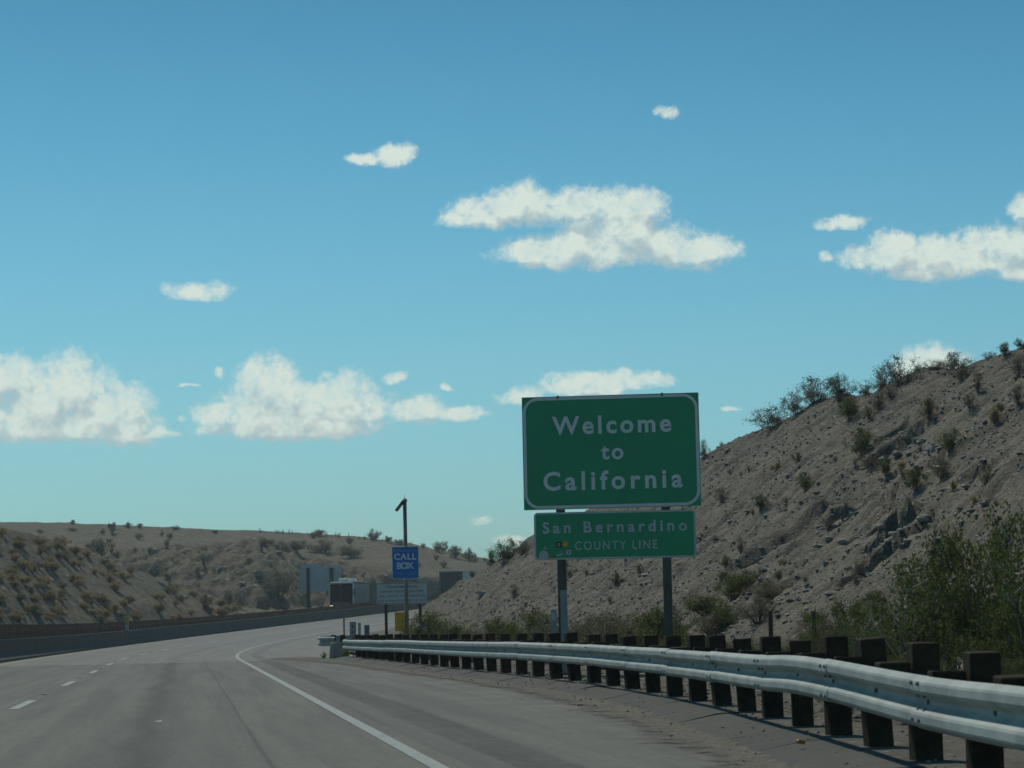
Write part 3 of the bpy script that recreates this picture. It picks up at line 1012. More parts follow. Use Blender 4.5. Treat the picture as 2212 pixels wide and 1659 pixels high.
# ------------------------------------------------------------------ bushes
def bush_meshes(seed, stems=26, leaves=2600, leaf=0.035, spread=0.62, wispy=0.5, upright=0.5, aspect=2.0, stem_r=0.010, nsub=4):
    r_ = np.random.default_rng(seed)
    mb = MB()
    anchors = []
    for i in range(stems):
        a = r_.uniform(0, 6.283); lean = r_.uniform(0.05, 1.0) ** 0.8 * spread
        hgt = r_.uniform(0.62, 1.0) * (1 - 0.42 * (lean / spread) ** 2)
        tip = np.array([math.cos(a) * lean, math.sin(a) * lean, hgt])
        base = np.array([math.cos(a), math.sin(a), 0]) * r_.uniform(0, 0.06)
        ctrl = base * 0.5 + tip * 0.45 + np.array([-math.cos(a) * lean * 0.15 * upright, -math.sin(a) * lean * 0.15 * upright, 0.02]) + r_.normal(0, 0.035, 3)
        pts = []
        for t in (0, 0.33, 0.66, 1.0):
            pts.append((1 - t) ** 2 * base + 2 * t * (1 - t) * ctrl + t * t * tip)
        mb.tube([tuple(p) for p in pts], [stem_r, stem_r * 0.8, stem_r * 0.55, stem_r * 0.25], n=3, cap=False)
        anchors.append((pts[1] * 0.4 + pts[2] * 0.6, pts[3]))
        for j in range(nsub):
            t = r_.uniform(0.3, 0.9)
            q = pts[1] * (1 - t) + pts[2] * t if t < 0.6 else pts[2] * (1 - t) + pts[3] * t
            d = r_.normal(0, 1, 3); d[2] = abs(d[2]) * 0.8 + 0.35 * upright; d /= np.linalg.norm(d)
            e = q + d * r_.uniform(0.12, 0.26)
            mb.tube([tuple(q), tuple((q + e) / 2 + r_.normal(0, 0.01, 3)), tuple(e)], [stem_r * 0.5, stem_r * 0.35, stem_r * 0.2], n=3, cap=False)
            anchors.append((q, e))
    A0 = np.array([a[0] for a in anchors]); A1 = np.array([a[1] for a in anchors])
    wgt = r_.uniform(0.2, 1.8, len(anchors)) ** 1.6; wgt /= wgt.sum()
    pick = r_.choice(len(anchors), leaves, p=wgt)
    t = r_.uniform(0.15, 1.05, leaves)[:, None]
    c = A0[pick] * (1 - t) + A1[pick] * t + r_.normal(0, 0.012 + 0.045 * wispy, (leaves, 3))
    c[:, 2] = np.maximum(c[:, 2], 0.02)
    u = r_.normal(0, 1, (leaves, 3)); u[:, 2] = np.abs(u[:, 2]) + 0.4; u /= np.linalg.norm(u, axis=1)[:, None]
    v = np.cross(u, r_.normal(0, 1, (leaves, 3))); v /= np.linalg.norm(v, axis=1)[:, None]
    L = leaf * r_.uniform(0.6, 1.3, leaves)[:, None]
    Wd = L / aspect
    q0, q1, q2, q3 = c - u * L * 0.5, c + v * Wd * 0.5, c + u * L * 0.5, c - v * Wd * 0.5
    V = np.stack([q0, q1, q2, q3], 1).reshape(-1, 3)
    F = np.arange(leaves * 4).reshape(-1, 4)
    fol = npmesh('foliage', V, F, k=4)
    st = mb.mesh('stem')
    return fol, st


def bush_proto(seed, leafm, stemm, **kw):
    fol, st = bush_meshes(seed, **kw)
    fol.materials.append(leafm); st.materials.append(stemm)
    return fol, st


PROTO = {
    'near': [bush_proto(100 + i, MA['creosote'], MA['pale_stem'] if i % 2 else MA['stem'], stems=24, leaves=5200, leaf=0.030, spread=0.55, wispy=0.55, nsub=5, stem_r=0.007, aspect=1.8) for i in range(4)],
    'mid': [bush_proto(200 + i, MA['creosote'], MA['stem'], stems=24, leaves=4600, leaf=0.038, spread=0.62, wispy=0.8) for i in range(4)],
    'dry': [bush_proto(300 + i, MA['dry'], MA['stem'], stems=34, leaves=3200, leaf=0.042, spread=0.75, wispy=0.8, aspect=3.0) for i in range(3)],
    'grey': [bush_proto(350 + i, MA['grey_scrub'], MA['stem'], stems=26, leaves=2600, leaf=0.044, spread=0.75, wispy=0.9, aspect=2.0) for i in range(4)],
    'yellow': [bush_proto(400 + i, MA['brittle'], MA['stem'], stems=14, leaves=1400, leaf=0.11, spread=0.85, wispy=1.8, nsub=3, aspect=1.8, stem_r=0.014) for i in range(4)],
    'far': [bush_proto(450 + i, MA['grey_scrub'], MA['stem'], stems=14, leaves=1300, leaf=0.095, spread=0.8, wispy=1.5, nsub=3, aspect=1.8, stem_r=0.014) for i in range(4)],
    'stalk': [bush_proto(500 + i, MA['grey_scrub'], MA['stem'], stems=9, leaves=160, leaf=0.07, spread=0.30, wispy=0.2, nsub=0, aspect=3, stem_r=0.02) for i in range(2)],
    'straw': [bush_proto(550 + i, MA['straw'], MA['straw'], stems=60, leaves=900, leaf=0.07, spread=0.8, wispy=0.3, nsub=0, aspect=6, stem_r=0.006) for i in range(2)],
    'weed': [bush_proto(600, MA['weed'], MA['stem'], stems=20, leaves=1500, leaf=0.07, spread=0.6, wispy=0.6, nsub=2)],
}
_bi = 0
ORD = ['first', 'second', 'third', 'fourth', 'fifth', 'sixth', 'seventh', 'eighth', 'ninth', 'tenth', 'eleventh', 'twelfth', 'thirteenth', 'fourteenth', 'fifteenth', 'sixteenth', 'seventeenth', 'eighteenth', 'nineteenth', 'twentieth'] + ['twenty-' + w_ for w_ in ('first', 'second', 'third', 'fourth', 'fifth', 'sixth', 'seventh', 'eighth', 'ninth')]


def name_by_sector(items, sectors, what):
    """items: (picture x, object, kind word); sectors: (x limit, phrase)"""
    cnt = {}
    for px, o, kd in sorted(items, key=lambda t: t[0]):
        ph = next(p_ for lim, p_ in sectors if px < lim)
        key = (ph, kd); cnt[key] = cnt.get(key, 0) + 1
        i = cnt[key] - 1
        o['label'] = (what % kd + ' ' + ph + ', ' + (ORD[i] if i < 29 else 'one of those') + (' from left' if i < 29 else ' far right'))[:140]




def bush(kind, p, h, wd, label, group, name='bush', cat='bush', rz=None, sink=0.04):
    """h height, wd full width in metres"""
    global _bi
    _bi += 1
    lst = PROTO[kind]
    fol, st = lst[_bi % len(lst)]
    root = empty(name, (p[0], p[1], p[2] - sink * h), rz if rz is not None else random.uniform(0, 6.28))
    sp = {'near': 0.6, 'mid': 0.66, 'dry': 0.78, 'grey': 0.66, 'yellow': 0.9, 'far': 0.85, 'stalk': 0.33, 'straw': 0.8, 'weed': 0.65}[kind]
    f = link('foliage', fol, root); s_ = link('stem', st, root)
    for o in (f, s_):
        o.scale = (wd / 2 / sp, wd / 2 / sp, h)
    tag(root, label, cat, group)
    return root


# on and around the rocky hill: (x, y of the foot, width px, height px, kind, label)
G1 = 'scrub bushes on the rocky hill'
HB = [
    (1672, 905, 95, 62, 'grey', 'leftmost wispy grey-green bush on the ridge line right of the welcome sign'),
    (1722, 880, 60, 55, 'grey', 'second bush of the ridge row, pale and thin against the sky'),
    (1762, 860, 85, 68, 'grey', 'tall sparse ridge bush left of the dark green one'),
    (1815, 868, 92, 62, 'mid', 'dense dark green bush on the ridge, left of the notch'),
    (1835, 908, 80, 58, 'mid', 'olive bush just below the dark green ridge bush'),
    (1868, 842, 42, 34, 'grey', 'small faint bush where the ridge flattens'),
    (1905, 842, 62, 48, 'grey', 'grey bush at the left foot of the cloud behind the ridge'),
    (1948, 826, 88, 74, 'grey', 'tall bush in front of the cloud on the ridge'),
    (1925, 858, 60, 30, 'dry', 'low dry bush under the tall bush by the cloud'),
    (2020, 800, 52, 28, 'grey', 'low grey ridge bush right of the tall one by the cloud'),
    (2058, 786, 72, 46, 'grey', 'bush at the right edge of the cloud on the ridge'),
    (2137, 757, 32, 20, 'grey', 'tiny bush on the ridge near the right edge of the view'),
    (2170, 748, 42, 30, 'mid', 'dark round bush on the highest part of the ridge'),
    (2204, 740, 30, 24, 'mid', 'dark bush at the very right end of the ridge'),
    (1519, 985, 26, 48, 'grey', 'bush touching the right edge of the green welcome sign'),
    (1558, 955, 10, 12, 'grey', 'tiny sprig on the hill edge right of the sign'),
    (1898, 885, 56, 44, 'dry', 'brownish bush on the upper slope below the ridge notch'),
    (1878, 905, 30, 30, 'mid', 'small olive bush next to the brownish upper-slope bush'),
    (2080, 822, 84, 52, 'dry', 'broad dry bush under the ridge on the sandy part'),
    (2112, 848, 40, 50, 'dry', 'upright dry twig bush on the sandy upper slope'),
    (2095, 880, 50, 34, 'dry', 'dry bush at the lower edge of the sandy patch'),
    (2200, 812, 62, 56, 'dry', 'brown bush at the right edge of the view near the top'),
    (2200, 872, 56, 46, 'dry', 'brown bush at the right edge of the view, second from the top'),
    (2008, 906, 58, 50, 'mid', 'dark olive bush growing over the upper recess'),
    (2148, 912, 40, 32, 'yellow', 'yellowish bush with a dark shadow on the right upper slope'),
    (2162, 890, 30, 22, 'mid', 'small dark bush above the yellowish one'),
    (1862, 985, 92, 66, 'mid', 'large olive bush in the middle of the hillside'),
    (1880, 1015, 80, 40, 'dry', 'brown lower growth at the foot of the large olive bush'),
    (1915, 1028, 44, 48, 'mid', 'narrow bush right of the large olive bush'),
    (2052, 975, 76, 56, 'mid', 'olive bush on the right slope with a strong shadow'),
    (2035, 1032, 80, 56, 'dry', 'grey-brown bush above the largest gully'),
    (1978, 1058, 70, 52, 'mid', 'bush hanging over the top of the largest gully'),
    (2130, 1045, 70, 40, 'dry', 'low brown bush right of the largest gully'),
    (1742, 1060, 54, 44, 'mid', 'olive bush at the left end of the worn bench'),
    (1722, 1000, 34, 26, 'mid', 'small yellow-green tuft alone on the bare upper slope'),
    (1560, 1085, 48, 34, 'dry', 'rounded bush on the slope right of the sign, the upper left one'),
    (1642, 1100, 46, 36, 'mid', 'rounded bush on the slope right of the sign, with shadow on its right'),
    (1600, 1195, 36, 36, 'dry', 'brown twiggy tuft halfway down the bare slope'),
    (1567, 1225, 38, 28, 'mid', 'dark low cushion bush right of the lower sign'),
    (1558, 1250, 28, 16, 'mid', 'small cushion just below the dark low cushion bush'),
    (1682, 1252, 34, 22, 'mid', 'round dark cushion bush between the sign and the hollows'),
    (1655, 1270, 46, 18, 'mid', 'flat dark cushion bush below the round one'),
    (1790, 1145, 50, 34, 'dry', 'faded brown bush left of the narrow gully'),
    (1858, 1250, 66, 46, 'dry', 'dry bush below the gullies behind the scrub belt'),
    (1850, 1262, 40, 22, 'dry', 'low twiggy growth under the dry bush below the gullies'),
    (1090, 1218, 92, 60, 'mid', 'green bush on the low ridge left of the welcome sign'),
    (1128, 1195, 50, 34, 'grey', 'thin bush against the sky right beside the welcome sign'),
    (1062, 1222, 44, 30, 'mid', 'small green bush left of the larger one on the low ridge'),
    (1020, 1230, 22, 16, 'mid', 'tiny bush above the roof line of the trailer'),
    (1230, 1245, 30, 18, 'dry', 'dry tuft on the slope behind the lower sign'),
    (1330, 1265, 36, 24, 'mid', 'small bush on the slope seen between the sign posts, upper one'),
    (1380, 1235, 28, 20, 'dry', 'dry tuft between the sign posts near the lower panel'),
    (1110, 1290, 40, 30, 'dry', 'twiggy dead bush on the slope right of the white boulder'),
]
for (px, py, wp, hp, kd, lab) in HB:
    p = None
    for dy in (0, 4, 8, 12, 18, 26, 34, 42):
        p = hit_hill(px, py + dy)
        if p is not None: break
    if p is None or p.y > 240: continue
    sc = p.y / FPX
    if kd == 'grey': bush(kd, p, hp * sc * 1.0, wp * sc * 1.25, lab, G1, sink=0.16)
    else: bush(kd, p, hp * sc * 1.05, wp * sc, lab, G1, sink=0.10)

# more of the same cushions spread thinly over the slope, alike
TU = []
for i in range(46):
    px = random.uniform(1160, 2200); py = random.uniform(950, 1340)
    p = hit_hill(px, py)
    if p is None or p.y > 200: continue
    sc = p.y / FPX
    bush(random.choice(['dry', 'dry', 'mid', 'yellow']), p, random.uniform(9, 20) * sc, random.uniform(14, 30) * sc,
         'small dry tuft scattered over the stony hillside', 'small dry tufts on the stony hillside', name='tuft', cat='plant')
    TU.append((px, COL.objects[-1].parent or COL.objects[-1], 'small tuft ' + ('high' if py < 1150 else 'low')))

name_by_sector(TU, [(1500, 'on the slope behind the sign'), (1700, 'on the bare slope right of the sign'), (1900, 'on the slope left of the hollows'), (2050, 'among the gullies'), (3000, 'on the right slope')], '%s')
# scrub belt behind the guardrail
G2 = 'scrub belt behind the guardrail'


BELT = []


def belt(px, Y, hm, wm, kd, lab, grp=G2, cat='bush'):
    X = (px - 1106) / FPX * Y * 1.0
    p = drop(X, Y)
    if p is None: return
    BELT.append((px, bush(kd, p, hm, wm, lab, grp, cat=cat), {'mid': 'olive', 'near': 'green', 'dry': 'dry brown', 'grey': 'grey-green'}[kd]))


for i in range(34):
    px = 925 + i * 22.5 + random.uniform(-8, 8)
    Y = random.uniform(56, 84) if px < 1150 else random.uniform(50, 68)
    hm = random.uniform(0.75, 1.4) * (1.0 if px < 1460 else 0.50)
    belt(px, Y, hm, random.uniform(1.5, 2.3), random.choice(['mid', 'mid', 'dry', 'grey']), 'waist-high olive scrub bush in the belt between guardrail and slope')
for i in range(20):
    px = 1560 + i * 18 + random.uniform(-8, 8)
    belt(px, random.uniform(40, 50), random.uniform(0.35, 0.6) if px < 1750 else random.uniform(0.55, 1.0), random.uniform(0.7, 1.1), random.choice(['mid', 'near', 'dry']), 'waist-high olive scrub bush in the belt between guardrail and slope')
name_by_sector(BELT, [(1010, 'right of the call box pole'), (1190, 'between call box and welcome sign'), (1430, 'between the welcome sign posts'), (1640, 'right of the welcome sign'), (1800, 'around the fence stakes'), (3000, 'under the tall creosotes')], '%s scrub')
BIG = [(1975, 33, 1.75, 1.9, 'tall creosote bush with whitish stems behind the guardrail'),
       (2095, 31, 2.15, 2.0, 'tallest creosote bush, second from the right edge of the view'),
       (2195, 33, 2.3, 2.0, 'tall dense creosote bush cut by the right edge of the view'),
       (2040, 37, 1.7, 1.8, 'creosote bush standing behind the gap between the tall ones'),
       (1905, 38, 1.2, 1.6, 'chest-high creosote bush left of the tall ones'),
       (1805, 42, 1.35, 1.5, 'thin creosote bush with a leaning dark stem behind the fence stakes'),
       (1850, 36, 0.85, 1.3, 'low olive bush in front of the chest-high creosote'),
       (2150, 27, 1.1, 1.3, 'low green bush in front of the tallest creosote'),
       (2240, 27, 1.9, 1.5, 'creosote bush half outside the right edge of the view'),
       (1760, 48, 1.0, 1.4, 'yellow-green bush right of the fence stakes, farther back')]
for (px, Y, hm, wm, lab) in BIG:
    p = drop((px - 1106) / FPX * Y, Y)
    bush('near', p, hm, wm, lab, 'tall creosote bushes behind the guardrail', cat='bush')
# fresh green weeds right behind the posts
for i in range(14):
    px = 1780 + i * 32 + random.uniform(-8, 8)
    Y = random.uniform(22, 27)
    p = drop((px - 1106) / FPX * Y, Y)
    if p: bush('near', p, random.uniform(0.42, 0.62), random.uniform(0.5, 0.8), 'knee-high green weed behind the posts, %s from the left' % ORD[i], 'green weeds behind the guardrail posts', name='weed', cat='plant')
# straw grass round the call box
for (px, Y) in [(790, 86), (805, 85), (822, 84), (838, 86), (800, 92), (830, 92), (775, 88), (845, 90)]:
    p = drop((px - 1106) / FPX * Y, Y)
    z_ = p.z if p else 0.0
    bush('straw', (((px - 1106) / FPX * Y), Y, z_), 0.75, 1.2, 'straw tussock by the call box, %s' % {790: 'second from the left', 805: 'in the middle front', 822: 'just left of the sign post', 838: 'between info post and yellow box', 856: 'right under the yellow box', 800: 'back left one', 830: 'back one behind the info post', 775: 'leftmost', 880: 'right of the pole', 845: 'back one left of the box'}[px], 'straw grass by the call box', name='grass_tussock', cat='grass')

# left hills: yellow brittlebush on the near spur, grey scrub beyond
cnt = 0
SPUR, FARB, TUFT = [], [], []
for i in range(420):
    px = random.uniform(-40, 620); py = random.uniform(1135, 1345)
    p = hit_left(px, py)
    if p is None or p.y > 300 or p.z < 0.4 + 0 * p.y: continue
    lim = np.interp(px, A_x, A_y)
    if py < lim + 3: continue
    sc = p.y / FPX
    if cnt < 150:
        k_ = 'yellow' if random.random() < 0.72 else 'far'
        lab = 'yellow brittle bush on the near spur beyond the median barrier' if k_ == 'yellow' else 'grey-green bush among the yellow ones on the near spur'
        grp = 'yellow bushes on the near spur' if k_ == 'yellow' else 'grey-green bushes on the near spur'
        SPUR.append((px, bush(k_, p, random.uniform(10, 20) * sc, random.uniform(28, 60) * sc, lab, grp), ('yellow' if k_ == 'yellow' else 'grey-green', 'high' if py < 1190 + px * 0.22 else 'low')))
        cnt += 1
for i in range(90):
    px = random.uniform(-30, 1080); py = random.uniform(1135, 1290)
    p = hit_left(px, py)
    if p is None or p.y < 300: continue
    sc = p.y / FPX
    FARB.append((px, bush('far', p, random.uniform(6, 15) * sc, random.uniform(12, 38) * sc, 'low grey-green scrub bush on the far hillside', 'scrub on the far hillside'), ''))
name_by_sector([(a, b, c[0] + ' bush %s on near spur' % c[1]) for a, b, c in SPUR], [(50, 'at the left edge'), (110, 'near the left edge'), (165, 'left quarter'), (220, 'left of the delineator'), (300, 'above the delineator'), (420, 'right of the delineator'), (3000, 'at the foot by the barrier')], '%s')
name_by_sector(FARB, [(150, 'at the left edge'), (300, 'above the near spur'), (440, 'above the dark rock cut'), (560, 'above the rounded outcrop'), (660, 'left of the sign back'), (760, 'above the coach'), (880, 'behind the call box pole'), (960, 'above the info sign'), (3000, 'above the trailer')], 'low %s scrub on the far hill')
FB = [(222, 1200, 80, 34, 'far', 'dark bush patch where the near spur meets the rock cut'),
      (605, 1290, 100, 52, 'far', 'large pale green bush left of the blank sign back'),
      (490, 1312, 40, 34, 'far', 'olive bush low on the slope above the median barrier'),
      (520, 1316, 30, 30, 'far', 'olive bush right beside the one above the median barrier'),
      (445, 1320, 38, 34, 'far', 'olive bush above the barrier, left of the pair'),
      (700, 1195, 100, 26, 'far', 'olive bush belt high on the far hill above the sign back'),
      (760, 1205, 90, 26, 'far', 'olive bush high on the far hill left of the call box sign'),
      (640, 1190, 60, 22, 'far', 'olive bush behind the crown of the rock outcrop'),
      (660, 1258, 34, 30, 'far', 'dark bush beside the left edge of the blank sign back'),
      (806, 1168, 44, 22, 'far', 'dark round bush on the skyline left of the call box pole'),
      (684, 1158, 50, 14, 'far', 'low dark bush on the skyline above the sign back'),
      (950, 1195, 50, 24, 'far', 'dark bush on the skyline right of the call box pole'),
      (985, 1205, 50, 24, 'far', 'dark bush on the falling skyline above the trailer'),
      (1015, 1212, 46, 24, 'far', 'dark bush at the saddle between the two hills'),
      (835, 1172, 30, 14, 'far', 'thin skyline bush touching the call box pole'),
      (158, 1133, 18, 10, 'far', 'small skyline bush at the far left'),
      (300, 1140, 24, 9, 'far', 'small skyline bush above the near spur'),
      (380, 1144, 30, 8, 'far', 'flat skyline bush in the middle of the left ridge')]
for (px, py, wp, hp, kd, lab) in FB:
    p = None
    for dy in (0, 3, 6, 10, 16):
        p = hit_left(px, py + dy)
        if p is not None: break
    if p is None: continue
    sc = p.y / FPX
    bush(kd, p, hp * sc * 1.1, wp * sc, lab, 'notable bushes on the far hills')
OC = []
for i in range(34):   # upright stalks on the skyline
    px = random.choice([random.uniform(600, 730), random.uniform(730, 870), random.uniform(560, 900)])
    y0 = float(np.interp(px, C_x, C_y))
    p = hit_left(px, y0 + 3)
    if p is None: continue
    sc = p.y / FPX
    OC.append((px, bush('stalk', p, random.uniform(8, 17) * sc, random.uniform(4, 9) * sc, 'x', 'stalks on the skyline', name='ocotillo', cat='plant'), ''))
name_by_sector(OC, [(640, 'left of the sign back'), (700, 'above the left half of the sign back'), (760, 'above the coach'), (820, 'left of the call box'), (3000, 'behind the call box')], 'upright %s skyline stalk')
for (px, py, hp, lab) in [(565, 1172, 17, 'dark stake on the far hillside above the rock cut, the right one of two'), (440, 1205, 16, 'dark stake on the far hillside above the rock cut, the left one of two')]:
    p = hit_left(px, py + hp)
    if p is None: continue
    sc = p.y / FPX
    mb = MB(); mb.box(-0.12, 0.12, -0.12, 0.12, -0.2, hp * sc, 0.02)
    o = mb.build('stake', MA['brown_wood'], loc=p); tag(o, lab, 'stake', 'stakes on the far hillside')
# boulders of the outcrop on the left
for (px, py, hw, lab) in [(480, 1230, 9, 'grey block at the left rim of the dark rock cut'), (600, 1196, 8, 'block on the crown of the rounded outcrop'),
                          (560, 1240, 10, 'pale slab on the face of the rounded outcrop'), (520, 1262, 9, 'block at the foot of the rounded outcrop'),
                          (345, 1262, 8, 'grey rock in the wash between spur and rock cut'), (590, 1255, 8, 'dark block under the pale slab of the outcrop')]:
    p = hit_left(px, py)
    if p is None: continue
    o = link('boulder', BM2[int(px) % 5]); r_ = hw * p.y / FPX
    o.location = p; o.scale = (r_ * 1.3, r_, r_ * 1.1); o.rotation_euler = (0.1, 0.3, px)
    tag(o, lab, 'boulder', 'boulders of the far rock cut')


# ------------------------------------------------------------------ guardrail
RP = [(2.62, 2.0, 0.70), (2.52, 8.0, 0.70), (2.47, 12.2, 0.695), (2.42, 15.05, 0.69), (2.30, 20.2, 0.735), (2.18, 23.2, 0.71), (1.95, 28.4, 0.705), (1.40, 35.0, 0.70),
      (0.64, 41.5, 0.71), (-0.90, 51.5, 0.69), (-2.45, 61.5, 0.675), (-4.0, 71.3, 0.65), (-5.45, 80.6, 0.63)]


def chain(pts, n=12):
    P_ = [Vector(p) for p in pts]
    out = []
    for i in range(len(P_) - 1):
        p0, p1, p2, p3 = P_[max(i - 1, 0)], P_[i], P_[i + 1], P_[min(i + 2, len(P_) - 1)]
        for k_ in range(n):
            t = k_ / n
            out.append(0.5 * ((2 * p1) + (p2 - p0) * t + (2 * p0 - 5 * p1 + 4 * p2 - p3) * t * t + (-p0 + 3 * p1 - 3 * p2 + p3) * t ** 3))
    out.append(P_[-1])
    return out


rail_pts = chain(RP)
cum = [0.0]
for a, b in zip(rail_pts[:-1], rail_pts[1:]): cum.append(cum[-1] + (b - a).length)
_ra = np.array([tuple(p) for p in rail_pts]); _rc = np.array(cum)


def rail_at(l):
    p = Vector([float(np.interp(l, _rc, _ra[:, i])) for i in range(3)])
    q = Vector([float(np.interp(l + 0.05, _rc, _ra[:, i])) for i in range(3)]) - Vector([float(np.interp(l - 0.05, _rc, _ra[:, i])) for i in range(3)])
    q.z = 0; q.normalize()
    return p, q


def wprof():
    k_ = [(0, -.035), (.010, -.050), (.028, -.078), (.042, -.083), (.084, -.083), (.100, -.076), (.132, -.014), (.144, -.003), (.168, -.003),
          (.180, -.014), (.212, -.076), (.228, -.083), (.268, -.083), (.282, -.078), (.302, -.050), (.312, -.035)]
    fr = [(u, z - 0.312) for z, u in k_]
    th = 0.0045
    return fr + [(u + th, z) for (u, z) in reversed(fr)]


WP = wprof()


def sweep(prof, pts, dirs, closed=True):
    vs, fs = [], []
    n_ = len(prof)
    for p, d in zip(pts, dirs):
        rt = Vector((d.y, -d.x, 0))
        for (u, z) in prof: vs.append(p + rt * u + Vector((0, 0, z)))
    for i in range(len(pts) - 1):
        for k_ in range(n_ if closed else n_ - 1):
            a, b = i * n_ + k_, i * n_ + (k_ + 1) % n_
            fs.append((a, b, b + n_, a + n_))
    if closed:
        h_ = n_ // 2
        for e in (0, (len(pts) - 1) * n_):
            for k_ in range(h_ - 1):
                q = (e + k_, e + k_ + 1, e + n_ - 2 - k_, e + n_ - 1 - k_)
                fs.append(q if e == 0 else tuple(reversed(q)))
    return vs, fs


rail = empty('guardrail', (2.6, 8, 0.1))
tag(rail, 'long galvanised w-beam guardrail on dark timber posts, sweeping from the right foreground into the curve', 'guardrail')
inv_r = Matrix.Translation(-Vector((2.6, 8, 0.1)))
SP = 1.905
L0 = None
# phase so that a post stands at the first bolt seen (Y = 15.05)
l_ref = float(np.interp(15.05, _ra[:, 1], _rc)) - 1.905 * 3 - SP * 0
l0 = l_ref % SP
LT = _rc[-1]
npan = int((LT - l0) / (2 * SP)) + 1


def jit(a): return random.uniform(-a, a)


for k_ in range(-1, npan):
    a = l0 + 2 * SP * k_ - 0.16; b = l0 + 2 * SP * (k_ + 1) + 0.16
    a, b = max(a, 0.0), min(b, LT)
    if b - a < 0.4: continue
    nseg = 8
    pts, dirs = [], []
    za, zb = jit(0.008), jit(0.008)
    for i in range(nseg + 1):
        l = a + (b - a) * i / nseg
        p, d = rail_at(l)
        rt = Vector((d.y, -d.x, 0))
        p = p + rt * (0.0 + (0.005 if k_ % 2 else 0.0)) + Vector((0, 0, za + (zb - za) * i / nseg))
        pts.append(p); dirs.append(d)
    vs, fs = sweep(WP, pts, dirs)
    me = pydata('rail_beam', [inv_r @ v for v in vs], fs, smooth=False)
    link('rail_beam', me, rail, MA['galv'])
# posts, blocks, bolts
mb = MB(); mb.box(-0.093, 0.093, -0.093, 0.093, -0.25, 0.80, 0.007)
post_me = mb.mesh('post')
mb = MB(); mb.box(-0.1, 0.1, -0.1, 0.1, -0.36, 0.0, 0.008)
block_me = mb.mesh('block')
mb = MB(); mb.tube([(0.012, 0, 0), (-0.012, 0, 0)], [0.016, 0.012], n=6)
bolt_me = mb.mesh('bolt')
mb = MB(); mb.box(-0.004, 0.004, -0.012, 0.012, -0.034, 0.034, 0.0)
slot_me = mb.mesh('washer')
for me in (post_me, block_me): me.materials.append(MA['timber'])
for me in (bolt_me, slot_me): me.materials.append(MA['bolt'])
l = l0 - SP if l0 > SP else l0
kk = 0
while l < LT - 0.1:
    p, d = rail_at(l)
    ang = math.atan2(-d.x, d.y)
    rt = Vector((d.y, -d.x, 0))
    gz = 0.085
    c = p + rt * 0.312; c.z = gz
    lean = jit(0.03)
    o = link('post', post_me, rail); o.location = inv_r @ c; o.rotation_euler = (jit(0.035), -0.035 + jit(0.04), ang + jit(0.10))
    o.scale = (1, 1, (p.z + 0.145 + jit(0.016) - gz) / 0.80)
    c = p + rt * 0.106; c.z = p.z + 0.025 + jit(0.012)
    o = link('block', block_me, rail); o.location = inv_r @ c; o.rotation_euler = (jit(0.05), jit(0.03), ang + jit(0.06))
    if p.y < 50:
        c = p + rt * (-0.006) + Vector((0, 0, -0.156))
        o = link('bolt', slot_me if p.y > 30 else bolt_me, rail); o.location = inv_r @ c; o.rotation_euler = (0, 0, ang)
        o = link('washer', slot_me, rail); o.location = inv_r @ (c + rt * 0.004); o.rotation_euler = (0, 0, ang)
    kk += 1
    l += SP
for k_ in range(0, npan):   # splice bolts, four pairs at each joint
    ls = l0 + 2 * SP * k_
    if ls > LT - 0.5: break
    p0, d0 = rail_at(ls)
    if p0.y > 46 or p0.y < 3: continue
    for dz, du in ((-0.044, -0.083), (-0.116, -0.045), (-0.200, -0.045), (-0.258, -0.083)):
        for dl in (-0.105, 0.105):
            p, d = rail_at(ls + dl)
            rt = Vector((d.y, -d.x, 0))
            o = link('bolt', bolt_me, rail)
            o.location = inv_r @ (p + rt * (du - 0.004) + Vector((0, 0, dz)))
            o.rotation_euler = (0, {-0.044: 0.1, -0.116: -0.5, -0.2: 0.5}.get(dz, 0.0), math.atan2(-d.x, d.y))
            o.scale = (0.9, 0.9, 0.9)
# rounded nose rail beyond the gap
nose = empty('guardrail', (-6.2, 86, 0.0))
tag(nose, 'short curved end section of w-beam rail behind the sun-bleached drum', 'guardrail')
npts = [(-5.2, 88.2, 0.73), (-6.0, 88.0, 0.73), (-6.5, 87.6, 0.73), (-6.72, 86.9, 0.72), (-6.55, 86.2, 0.71), (-6.1, 85.7, 0.70)]
npt = chain(npts, 5)[::-1]
nd = []
for i in range(len(npt)):
    d = npt[min(i + 1, len(npt) - 1)] - npt[max(i - 1, 0)]; d.z = 0; nd.append(d.normalized())
vs, fs = sweep([(u, z) for u, z in WP], npt, nd)
link('rail_beam', pydata('nose_beam', [v - Vector((-6.2, 86, 0)) for v in vs], fs, True), nose, MA['galv'])
for (x, y) in ((-5.5, 88.3), (-6.3, 87.3), (-5.9, 86.1)):
    o = link('post', post_me, nose); o.location = (x + 6.2, y - 86, 0.0); o.scale = (0.9, 0.9, 0.95)
# drum under it
mb = MB(); mb.tube([(0, 0, 0), (0, 0, 0.04), (0, 0, 0.25), (0, 0, 0.50), (0, 0, 0.53)], [0.30, 0.31, 0.29, 0.27, 0.25], n=20)
o = mb.build('drum', MA['tan_drum'], smooth=False, loc=(-5.90, 84.0, 0.0)); tag(o, 'sun-bleached tan drum under the end of the curved rail', 'drum')
bush('weed', (-5.52, 82.2, 0.02), 0.42, 0.42, 'yellow-green weed at the near side of the drum', 'weeds by the drum', name='weed', cat='plant')
bush('weed', (-6.35, 83.6, 0.0), 0.26, 0.28, 'smaller yellow-green weed left of the drum', 'weeds by the drum', name='weed', cat='plant')

